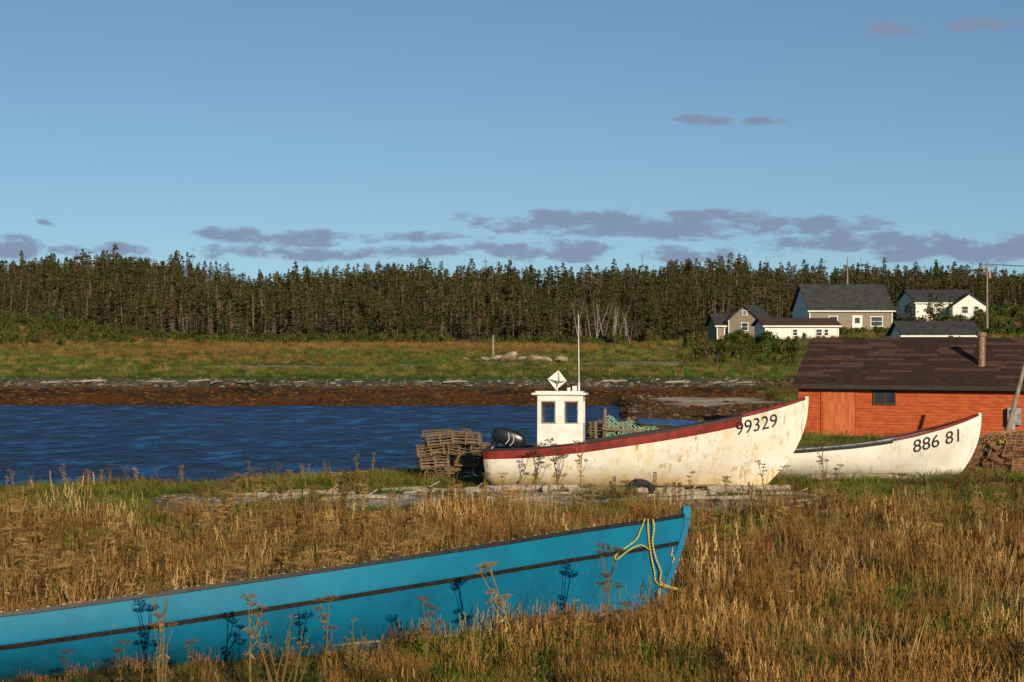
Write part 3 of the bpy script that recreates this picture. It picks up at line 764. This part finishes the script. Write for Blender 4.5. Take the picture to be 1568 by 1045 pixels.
def N_hsv(nt, r):
    mr = N(nt, 'ShaderNodeMapRange'); nt.links.new(r, mr.inputs[0]); mr.inputs[3].default_value = .4; mr.inputs[4].default_value = 1.4
    cmb = N(nt, 'ShaderNodeCombineColor')
    for i in range(3): nt.links.new(mr.outputs[0], cmb.inputs[i])
    return cmb.outputs[0]
def grassmat(name, tip, tip2, base, gmix=.6, scale=.35):
    m, nt, b = newmat(name); p = poso(nt); oi = N(nt, 'ShaderNodeObjectInfo'); at = N(nt, 'ShaderNodeAttribute', attribute_name='t')
    n = noisen(nt, p, scale, 2, .6)
    c = mixn(nt, rampn(nt, mathn(nt, 'ADD', n, mathn(nt, 'MULTIPLY', mathn(nt, 'SUBTRACT', oi.outputs['Random'], .5), .35)), .35, .65), tip, tip2)
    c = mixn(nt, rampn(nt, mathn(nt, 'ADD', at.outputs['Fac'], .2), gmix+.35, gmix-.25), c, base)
    c = mixn(nt, 1.0, c, N_hsv(nt, oi.outputs['Random']), 'MULTIPLY')
    nt.links.new(c, b.inputs['Base Color']); b.inputs['Roughness'].default_value = .8; b.inputs['Specular IOR Level'].default_value = .15
    return m
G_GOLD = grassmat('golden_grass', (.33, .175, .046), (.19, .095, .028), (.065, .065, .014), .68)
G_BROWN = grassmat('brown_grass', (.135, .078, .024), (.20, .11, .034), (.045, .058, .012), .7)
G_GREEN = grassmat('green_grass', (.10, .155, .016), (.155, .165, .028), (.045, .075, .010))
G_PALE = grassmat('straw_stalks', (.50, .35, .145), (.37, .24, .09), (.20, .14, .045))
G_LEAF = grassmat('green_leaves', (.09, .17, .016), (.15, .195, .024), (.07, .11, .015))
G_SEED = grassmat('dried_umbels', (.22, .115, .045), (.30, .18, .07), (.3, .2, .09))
G_DOCK = grassmat('dock_seed', (.10, .022, .012), (.13, .03, .015), (.12, .06, .02))
def blade(mb, r, root, h, lean, w, m, bend=1.0, segs=3):
    a = r.uniform(0, 6.283); d = Vector((math.cos(a), math.sin(a), 0)); fa = r.uniform(0, 3.1416); s_ = Vector((math.cos(fa), math.sin(fa), 0))
    vs = []; ts = []
    for i in range(segs+1):
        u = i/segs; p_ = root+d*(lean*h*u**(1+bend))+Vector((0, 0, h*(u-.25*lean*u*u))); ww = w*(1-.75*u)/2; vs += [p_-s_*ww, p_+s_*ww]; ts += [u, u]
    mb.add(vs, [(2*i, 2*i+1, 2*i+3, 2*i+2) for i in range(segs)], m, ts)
    return Vector(vs[-1])
def clump(k, n, rad, h0, h1, lean, w, mat, seeds=0, seedm=None, name='grass', segs=3):
    r = random.Random(500+k); mb = MB()
    for i in range(n):
        a = r.uniform(0, 6.28); q = rad*math.sqrt(r.random()); root = Vector((q*math.cos(a), q*math.sin(a), -.03)); h = r.uniform(h0, h1)
        tip = blade(mb, r, root, h, r.uniform(.1, lean), w*r.uniform(.7, 1.3), 0, segs=segs)
        if r.random() < seeds:
            for z in range(4):
                c = tip+Vector((r.uniform(-.012, .012), r.uniform(-.012, .012), -z*.035)); mb.add([c+Vector((-.008, 0, -.025)), c+Vector((.008, .004, -.025)), c+Vector((0, 0, .03))], [(0, 1, 2)], 1, [1, 1, 1])
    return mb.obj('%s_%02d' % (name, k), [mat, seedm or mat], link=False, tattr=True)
def leafy(k, mat, h=.35, n=60):
    r = random.Random(700+k); mb = MB()
    for i in range(n):
        a = r.uniform(0, 6.28); q = .25*math.sqrt(r.random()); c = Vector((q*math.cos(a), q*math.sin(a), r.uniform(.03, h*.8))); d = Vector((math.cos(a+r.uniform(-1, 1)), math.sin(a+r.uniform(-1, 1)), r.uniform(-.2, .8))).normalized()
        s_ = d.cross(Vector((0, 0, 1))).normalized(); l = r.uniform(.04, .10)
        mb.add([c, c+d*l*.5+s_*l*.35, c+d*l, c+d*l*.5-s_*l*.35], [(0, 1, 2, 3)], 0, [1]*4)
    return mb.obj('grass_%02d' % k, [mat], link=False, tattr=True)
def umbel(k, h, nb=5):
    r = random.Random(900+k); mb = MB()
    def head(c, rad, n=12):
        for q in range(n):
            a = 6.283*q/n+r.uniform(-.2, .2); rr_ = rad*r.uniform(.4, 1); e_ = c+Vector((rr_*math.cos(a), rr_*math.sin(a), rad*.55*(1-.35*(rr_/rad)**2)+r.uniform(-.01, .01)))
            mb.tube(c, e_, .003, .0025, 3, 0, False)
            for _ in range(4):
                p_ = e_+Vector((r.uniform(-.022, .022), r.uniform(-.022, .022), r.uniform(-.01, .018))); z = .010
                mb.add([p_+Vector((-z, 0, -z*.5)), p_+Vector((z, 0, -z*.5)), p_+Vector((0, z, z)), p_+Vector((0, -z, z*.3))], [(0, 1, 2), (0, 3, 1), (1, 3, 2), (0, 2, 3)], 1, [1]*4)
    lean = r.uniform(-.15, .15); P4 = lambda u: Vector((lean*(u**1.5)*h, .05*math.sin(u*4), u*h)); pts_ = [P4(u) for u in (0, .25, .5, .75, 1)]
    for i in range(4): mb.tube(pts_[i], pts_[i+1], .013-.002*i, .011-.002*i, 6, 0)
    head(pts_[4], .12)
    for q in range(nb):
        u = .4+.45*q/nb+r.uniform(-.05, .05); a = r.uniform(0, 6.28); b0 = P4(u); L = h*r.uniform(.12, .26)
        mid = b0+Vector((L*.35*math.cos(a), L*.35*math.sin(a), L*.5)); e_ = mid+Vector((L*.18*math.cos(a), L*.18*math.sin(a), L*.7))
        mb.tube(b0, mid, .007, .006, 5, 0); mb.tube(mid, e_, .006, .004, 5, 0); head(e_, r.uniform(.05, .09), 8)
        for _ in range(2):
            p_ = b0+Vector((0, 0, -.03)); d = Vector((math.cos(a+r.uniform(-1, 1)), math.sin(a+r.uniform(-1, 1)), r.uniform(-.8, .0))); l = r.uniform(.05, .11); s_ = Vector((0, 0, .02)); mb.add([p_, p_+d*l*.5+s_, p_+d*l, p_+d*l*.5-s_], [(0, 1, 2, 3)], 1, [1]*4)
    return mb.obj('weed_%02d' % k, [G_PALE, G_SEED], link=False, tattr=True)
def dock(k):
    r = random.Random(k); mb = MB(); mb.tube((0, 0, 0), (.04, 0, .8), .008, .004, 5, 0)
    for q in range(150):
        z = r.uniform(.4, .85); a = r.uniform(0, 6.28); rr_ = .05*(1-abs(z-.6)*1.4); p_ = Vector((rr_*math.cos(a)+.03, rr_*math.sin(a), z)); mb.add([p_, p_+Vector((.018, 0, .012)), p_+Vector((0, .018, .02)), p_+Vector((-.012, 0, .02))], [(0, 1, 2), (0, 2, 3)], 1, [1]*4)
    return mb.obj('weed_%02d' % k, [G_PALE, G_DOCK], link=False, tattr=True)
def stalks(k, n=5):
    r = random.Random(1200+k); mb = MB()
    for i in range(n):
        x, y = r.uniform(-.2, .2), r.uniform(-.2, .2); h = r.uniform(.6, 1.0); lx, ly = r.uniform(-.15, .15), r.uniform(-.1, .1)
        mb.tube((x, y, 0), (x+lx*.4, y+ly*.4, h*.55), .011, .009, 4, 0, False); mb.tube((x+lx*.4, y+ly*.4, h*.55), (x+lx, y+ly, h), .009, .005, 4, 0, False)
        for q in range(8):
            z = h*r.uniform(.35, 1); u = z/h; a = r.uniform(0, 6.28); c = Vector((x+lx*u, y+ly*u, z)); d = Vector((math.cos(a), math.sin(a), .5)); l = r.uniform(.03, .08); mb.add([c, c+d*l+Vector((0, 0, .008)), c+d*l-Vector((0, 0, .008))], [(0, 1, 2)], 1, [1]*3)
    return mb.obj('weed_%02d' % k, [G_PALE, G_GOLD], link=False, tattr=True)
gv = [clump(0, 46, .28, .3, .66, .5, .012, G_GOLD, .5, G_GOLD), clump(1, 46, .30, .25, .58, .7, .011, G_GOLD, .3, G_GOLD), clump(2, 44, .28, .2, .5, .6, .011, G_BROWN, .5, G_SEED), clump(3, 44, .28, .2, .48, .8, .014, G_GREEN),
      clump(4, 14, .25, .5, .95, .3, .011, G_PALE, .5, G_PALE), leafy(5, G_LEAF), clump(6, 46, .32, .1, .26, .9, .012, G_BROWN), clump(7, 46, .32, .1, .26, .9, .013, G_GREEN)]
cg = mkcoll('grass_variants', gv)
wv = [umbel(0, .95, 4), umbel(1, 1.15, 6), umbel(2, .8, 3), umbel(3, 1.0, 5), dock(4), stalks(5), stalks(6, 7)]
cw = mkcoll('weed_variants', wv)
def tbl(x, y):
    dx, dy = x-tb.location.x, y-tb.location.y; return dx*math.cos(TA)+dy*math.sin(TA), -dx*math.sin(TA)+dy*math.cos(TA)
def inside(x, y):
    for (ox, oy, a, L, B) in ((tb.location.x, tb.location.y, TA, TL, .75), (wb.location.x, wb.location.y, -.087, WL-.6, .8), (sb.location.x, sb.location.y, -.07, SL-.5, .7)):
        dx, dy = x-ox, y-oy; u = dx*math.cos(a)+dy*math.sin(a); v = -dx*math.sin(a)+dy*math.cos(a)
        if -.1 < u < L and abs(v) < B*(1 if u < L*.5 else 1-((u-L*.5)/(L*.5))**2): return True
    return 11 < x < 26 and 70 < y < 88 and (y > 74.6-(x-11.27)*.344)
pts = []; wpts = []
def add_grass(n, y0, y1, xa=None, xb=None, sc=1.0):
    for i in range(n):
        Y = y0+(y1-y0)*R.random()**.9; hw = Y*.285+1.5
        X = R.uniform(-hw, hw) if xa is None else R.uniform(xa, xb)
        if inside(X, Y) or shore_near(X)-Y < .5: continue
        if Y > 78 and X < 15: continue
        g = nz(X, Y, .25, 1); g2 = nz(X, Y, .7, 6); right = sm((X/Y+.02)/.16)
        grn = g+.5*g2+.09
        if Y < 26.5 and X > 3.2: grn += .3
        if right < .3: grn += .10
        if Y > 44: grn += .22
        bu, bv_ = tbl(X, Y); front = bv_ < 0 and bu < TL+.3
        if front and X > -2.0: grn -= .25
        if grn > .15: k = R.choices([3, 5, 0, 4, 2], [5, 2.6, 1.0, .3, 1.0])[0]
        elif right > .5 or Y < 27: k = R.choices([0, 1, 2, 3, 4, 5], [3.2, 3.4, 3.4, 2.2, .4, .4])[0]
        else: k = R.choices([0, 1, 2, 3, 4, 5], [.9, 1.3, 5, 3.2, .8, 1.1])[0]
        s_ = sc*R.uniform(.6, 1.35)*(1+.6*nz(X, Y, .5, 20))
        if front:
            f = sm((bu-4.5)/5.0); s_ *= .44+.48*f
            if R.random() > .6+.4*f: continue
            if f < .5: k = {0: 7, 1: 7, 4: 1, 2: 6}.get(k, k) if R.random() < .5 else k
        if Y > 41:
            if Y > 43.5 or R.random() < (Y-41)/2.5: k = {0: 6, 1: 6, 2: 6, 3: 7, 4: 6, 5: 7, 6: 6, 7: 7}[k]
            if strip(X, Y) > .25 and R.random() < .93: continue
            if Y < 50 and X < 8 and R.random() < .3: continue
        if Y > 52: s_ *= 1.25
        pts.append(((X, Y, H(X, Y)), (0, 0, R.uniform(0, 6.28)), s_, k))
add_grass(7200, 19.5, 33)
add_grass(7200, 33, 47)
add_grass(4200, 47, 60)
add_grass(3000, 56, 96, 5, 30, 1.0)
add_grass(900, 92, 125, 15, 40, 1.2)
for i in range(2300):
    Y = R.uniform(27, 45); hw = Y*.285+1.5; X = R.uniform(-hw, hw)
    if inside(X, Y) or tbl(X, Y)[1] < 0 and tbl(X, Y)[0] < TL: continue
    rt = X/Y > .0
    if nz(X, Y, .3, 12) < -.12: continue
    if rt and R.random() < .5: continue
    k = R.choice([5, 6, 5, 6, R.randint(0, 3)]) if rt else R.choice([0, 1, 2, 3, 5, 6])
    wpts.append(((X, Y, H(X, Y)), (R.uniform(-.14, .14), R.uniform(-.14, .14), R.uniform(0, 6.28)), R.uniform(.5, .95), k))
for i in range(60):
    Y = R.uniform(29, 46); X = R.uniform(Y*.05, Y*.28); wpts.append(((X, Y, H(X, Y)), (0, 0, R.uniform(0, 6)), R.uniform(.6, 1), 4))
for i in range(60):
    X = R.choice([R.gauss(-11, .9), R.gauss(-6.5, .7), R.gauss(-14.5, .5), R.uniform(-17, -3)]); Y = shore_near(X)-R.uniform(1.5, 7); wpts.append(((X, Y, H(X, Y)), (R.uniform(-.15, .15), R.uniform(-.2, .2), R.uniform(0, 6)), R.uniform(.3, .75), R.choice([0, 1, 2, 3, 5])))
scatter('meadow_grass', pts, cg); scatter('dried_weeds', wpts, cw)
pts = []
for i in range(16000):
    Y = 125+150*R.random()**1.1; hw = Y*.28+6; X = R.uniform(-hw, hw)
    if Y > forest_start(X): continue
    if (pale(X, Y) or pale(X, Y+4)) and R.random() < .9: continue
    k = R.choice([0, 1, 2, 2, 3]) if R.random() < meadow_tan(X, Y) else R.choice([3, 7, 3, 3, 2])
    pts.append(((X, Y, H(X, Y)), (0, 0, R.uniform(0, 6.28)), R.uniform(.6, 1.2)*(1+.3*(Y > 200)), k))
scatter('far_meadow_grass', pts, cg)
for (x, y, s_, ly, k) in ((.10, 24.9, 1.15, -.28, 1), (-1.1, 24.4, .95, .1, 3), (-2.35, 23.9, 1.05, -.05, 0), (-4.2, 22.9, 1.12, .05, 1), (-3.2, 23.3, 1.1, .12, 3), (-4.7, 22.8, .8, .0, 2), (-3.9, 23.0, .7, .0, 0), (1.2, 25.8, 1.2, .15, 1), (1.5, 25.6, .85, -.1, 2), (.55, 25.0, .7, .1, 0), (-1.6, 24.2, .7, 0, 2), (-5.3, 22.6, .6, 0, 0),
                          (-3.0, 23.2, .9, -.2, 5), (-1.9, 23.9, .9, .1, 6), (-.6, 24.4, .8, .1, 5), (.9, 25.2, .9, .2, 6), (-4.3, 22.7, .8, .1, 5), (1.9, 26.0, .9, 0, 6), (-2.7, 23.3, 1.0, .3, 6),
                          (.6, 49.2, 1.3, .02, 0), (1.2, 49.0, 1.35, -.03, 3), (1.75, 48.8, 1.15, .05, 1), (-.25, 48.9, .7, 0, 2), (4.5, 48.6, .8, 0, 2), (6.8, 48.3, .85, .05, 0), (8.1, 49.5, 1.1, -.04, 1), (8.4, 49.9, .9, .1, 2), (6.5, 48.9, .9, -.1, 3), (11.2, 46.0, .9, 0, 3)):
    o = bpy.data.objects.new('dried_cow_parsnip' if k < 4 else 'dry_weed_stalks', wv[k].data); scene.collection.objects.link(o); o.location = world(x, y, -.02); o.scale = (s_,)*3; o.rotation_euler = (0, ly, R.uniform(-.3, .3))

# rocks
def rock(k):
    r = random.Random(k+50); bpy.ops.mesh.primitive_ico_sphere_add(subdivisions=2, radius=.5); o = bpy.context.object; s_ = (r.uniform(.8, 1.3), r.uniform(.7, 1.1), r.uniform(.4, .7))
    for v in o.data.vertices:
        n_ = noise.noise(v.co*2.2+Vector((k*3.1, 0, 0))); v.co = Vector((v.co.x*s_[0], v.co.y*s_[1], v.co.z*s_[2]))*(1+.45*n_)
    o.name = 'rock_%d' % k; scene.collection.objects.unlink(o); return o
RM = folmat('shore_stone', [(.10, .08, .06), (.17, .145, .11), (.12, .095, .07), (.27, .24, .19), (.08, .06, .04), (.13, .105, .075)]); RM2 = folmat('weedy_stone', [(.09, .035, .010), (.15, .058, .014), (.045, .028, .012), (.17, .08, .025)])
RM3 = folmat('beach_pebble', [(.30, .25, .19), (.42, .37, .3), (.24, .19, .14), (.48, .43, .36)], (.7, .7, .7))
rks = [rock(i) for i in range(6)]
for i, o in enumerate(rks): o.data.materials.append(RM if i < 3 else RM2)
mb = MB(); mb.tube((-1.2, 0, .05), (.2, .1, .12), .07, .09, 7); mb.tube((.2, .1, .12), (1.2, 0, .1), .09, .05, 7); mb.tube((.3, .1, .1), (.7, .4, .35), .04, .02, 5)
rks.append(mb.obj('rock_6', [M_PALEWOOD], link=False))
pb = rock(7); pb.data.materials.append(RM3); rks.append(pb)
cr_ = mkcoll('rock_variants', rks); pts = []
def rk(X, Y, s_, k): pts.append(((X, Y, H(X, Y)-.02), (R.uniform(-.3, .3), R.uniform(-.3, .3), R.uniform(0, 6.28)), s_, k))
for i in range(1900): X = R.uniform(-50, 36); rk(X, shore_far(X)+10.5+abs(R.gauss(0, 1.4)), R.uniform(.12, .42)*(1.5 if R.random() < .08 else 1), R.choice([0, 1, 2, 0, 1, 2, 0, 1, 2, 7]))
for i in range(4500): X = R.uniform(-50, 30); rk(X, shore_far(X)+R.uniform(-.5, 11), R.uniform(.1, .4), R.randint(3, 5))
for i in range(2000):
    X = R.uniform(4.5, 19); Y = R.uniform(80, 113)
    if shore_near(X)-Y > 0 and zone(X, Y)[0] < .25: rk(X, Y, R.uniform(.1, .4), R.choice([0, 3, 4, 5]))
for i in range(5000):
    X = R.uniform(-11, 9); Y = 48+R.gauss(0, 1.8)
    if strip(X, Y) > .15: rk(X, Y, R.uniform(.05, .2), 7)
for i in range(700): X = R.uniform(-25, 4); rk(X, shore_near(X)-abs(R.gauss(.3, .8)), R.uniform(.06, .25), R.randint(0, 2))
for i in range(60): X = R.uniform(-50, 34); pts.append(((X, shore_far(X)+R.uniform(9.5, 14), H(X, shore_far(X)+12)+.02), (0, 0, R.gauss(0, .6)), R.uniform(.3, .8), 6))
for i in range(34): X = R.uniform(-7, 8); Y = R.uniform(47, 50.5); pts.append(((X, Y, H(X, Y)), (0, 0, R.gauss(0, .5)), R.uniform(.3, .8), 6))
scatter('shore_rocks', pts, cr_)
bm_ = pmat('pale_boulder', (.46, .36, .25), (.30, .23, .16), 2, .9, .3)
for (px, y, s_) in ((-1.2, 172, 1.3), (-.3, 171, 1.9), (.9, 174, 1.1), (1.9, 171, 1.5), (-2.3, 173, 1.0), (2.9, 171, 1.1), (-4, 172, .8), (4.3, 168, 1.4)):
    o = bpy.data.objects.new('boulder', rks[R.randint(0, 2)].data.copy()); o.data.materials.clear(); o.data.materials.append(bm_); scene.collection.objects.link(o); o.location = world(px, y, .15*s_); o.scale = (s_*1.2, s_, s_*.8); o.rotation_euler = (R.uniform(-.3, .3), R.uniform(-.3, .3), R.uniform(0, 6))

# ------------------------------------------------------------------ light
EL = math.radians(17); AZ = math.radians(18)
sv = Vector((math.sin(AZ)*math.cos(EL), -math.cos(AZ)*math.cos(EL), math.sin(EL)))
sd = bpy.data.lights.new('sun', 'SUN'); sd.energy = 4.7; sd.angle = math.radians(.5); sd.color = (1, .84, .61)
so = bpy.data.objects.new('sun', sd); scene.collection.objects.link(so); so.rotation_euler = sv.to_track_quat('Z', 'Y').to_euler(); so.location = (0, -20, 30)
wd = bpy.data.worlds.new('World'); scene.world = wd; wd.use_nodes = True; nt = wd.node_tree; bg = nt.nodes['Background']
tc = N(nt, 'ShaderNodeTexCoord'); sx = N(nt, 'ShaderNodeSeparateXYZ'); nt.links.new(tc.outputs['Generated'], sx.inputs[0])
cm = N(nt, 'ShaderNodeCombineXYZ'); nt.links.new(sx.outputs[0], cm.inputs[0]); nt.links.new(sx.outputs[1], cm.inputs[1])
nt.links.new(mathn(nt, 'ADD', mathn(nt, 'MULTIPLY', sx.outputs[2], 1.25), .085), cm.inputs[2])
nv_ = N(nt, 'ShaderNodeVectorMath', operation='NORMALIZE'); nt.links.new(cm.outputs[0], nv_.inputs[0])
sky = N(nt, 'ShaderNodeTexSky', sky_type='NISHITA'); sky.sun_disc = False; sky.sun_elevation = EL; sky.sun_rotation = math.pi-AZ
sky.air_density = 1.0; sky.dust_density = .3; sky.ozone_density = 1.5
nt.links.new(nv_.outputs[0], sky.inputs['Vector'])
yc = mathn(nt, 'MAXIMUM', sx.outputs[1], .02)
U = mathn(nt, 'DIVIDE', sx.outputs[0], yc); Vv = mathn(nt, 'DIVIDE', sx.outputs[2], yc)
cv = N(nt, 'ShaderNodeCombineXYZ'); nt.links.new(U, cv.inputs[0]); nt.links.new(mathn(nt, 'MULTIPLY', Vv, 2.4), cv.inputs[1])
cn = noisen(nt, cv.outputs[0], 42, 6, .62); cn2 = noisen(nt, cv.outputs[0], 9, 2, .6)
warp = mathn(nt, 'MULTIPLY', mathn(nt, 'SUBTRACT', cn2, .5), .014)
cuv = N(nt, 'ShaderNodeCombineXYZ'); nt.links.new(U, cuv.inputs[0]); nt.links.new(mathn(nt, 'ADD', Vv, warp), cuv.inputs[1])
cl = [(930, 341, 210, 18, 1), (1060, 351, 120, 13, 1), (1270, 347, 95, 16, 1), (850, 384, 150, 15, .95), (350, 356, 80, 9, .8), (480, 364, 130, 10, .95), (640, 363, 140, 9, .85), (400, 384, 110, 13, .85), (1260, 378, 130, 12, 1), (1380, 369, 130, 13, 1), (1510, 384, 160, 20, 1.1), (600, 387, 170, 10, .8),
      (1060, 390, 95, 13, .9), (1085, 183, 60, 9, .72), (1172, 183, 55, 9, .72), (1370, 45, 75, 15, .7), (1510, 44, 75, 13, .7), (10, 380, 50, 17, 1), (160, 385, 90, 11, .8), (72, 342, 20, 8, .7)]
dmin = None
for (px, py, a, h, s_) in cl:
    a *= 1.45*math.sqrt(s_); h *= 1.6*math.sqrt(s_)
    mp = N(nt, 'ShaderNodeMapping'); nt.links.new(cuv.outputs[0], mp.inputs[0])
    mp.inputs['Scale'].default_value = (2926/a, 2926/h, 1); mp.inputs['Location'].default_value = (-(px-784)/a, -(490-py)/h, math.sqrt(max(0, 1-s_))*.75)
    vl = N(nt, 'ShaderNodeVectorMath', operation='LENGTH'); nt.links.new(mp.outputs[0], vl.inputs[0])
    dmin = vl.outputs['Value'] if dmin is None else mathn(nt, 'MINIMUM', dmin, vl.outputs['Value'])
mask = mathn(nt, 'SUBTRACT', 1.0, mathn(nt, 'MULTIPLY', dmin, dmin), True)
dens = mathn(nt, 'ADD', mask, mathn(nt, 'MULTIPLY', mathn(nt, 'SUBTRACT', cn, .5), 3.4))
cmask = mathn(nt, 'MULTIPLY', rampn(nt, dens, .30, .95), rampn(nt, mask, 0, .45))
wgt = mathn(nt, 'MULTIPLY', cmask, .88)
tint = mixn(nt, 1.0, sky.outputs[0], (.88, 1.06, 1.17), 'MULTIPLY')
skc = mixn(nt, wgt, tint, (2.7, 3.4, 4.9))
nt.links.new(skc, bg.inputs[0]); bg.inputs[1].default_value = .08

# ------------------------------------------------------------------ camera
cam = bpy.data.cameras.new('camera'); co = bpy.data.objects.new('camera', cam); scene.collection.objects.link(co)
co.location = (0, 0, 5); co.rotation_euler = (math.radians(90), 0, 0); cam.sensor_width = 36; cam.lens = 36*2926/1568; cam.shift_y = -32.5/1568; cam.clip_end = 20000; cam.clip_start = .5
scene.camera = co
scene.view_settings.view_transform = 'Standard'; scene.view_settings.look = 'None'; scene.view_settings.exposure = 0
print('OK', len(bpy.data.objects))
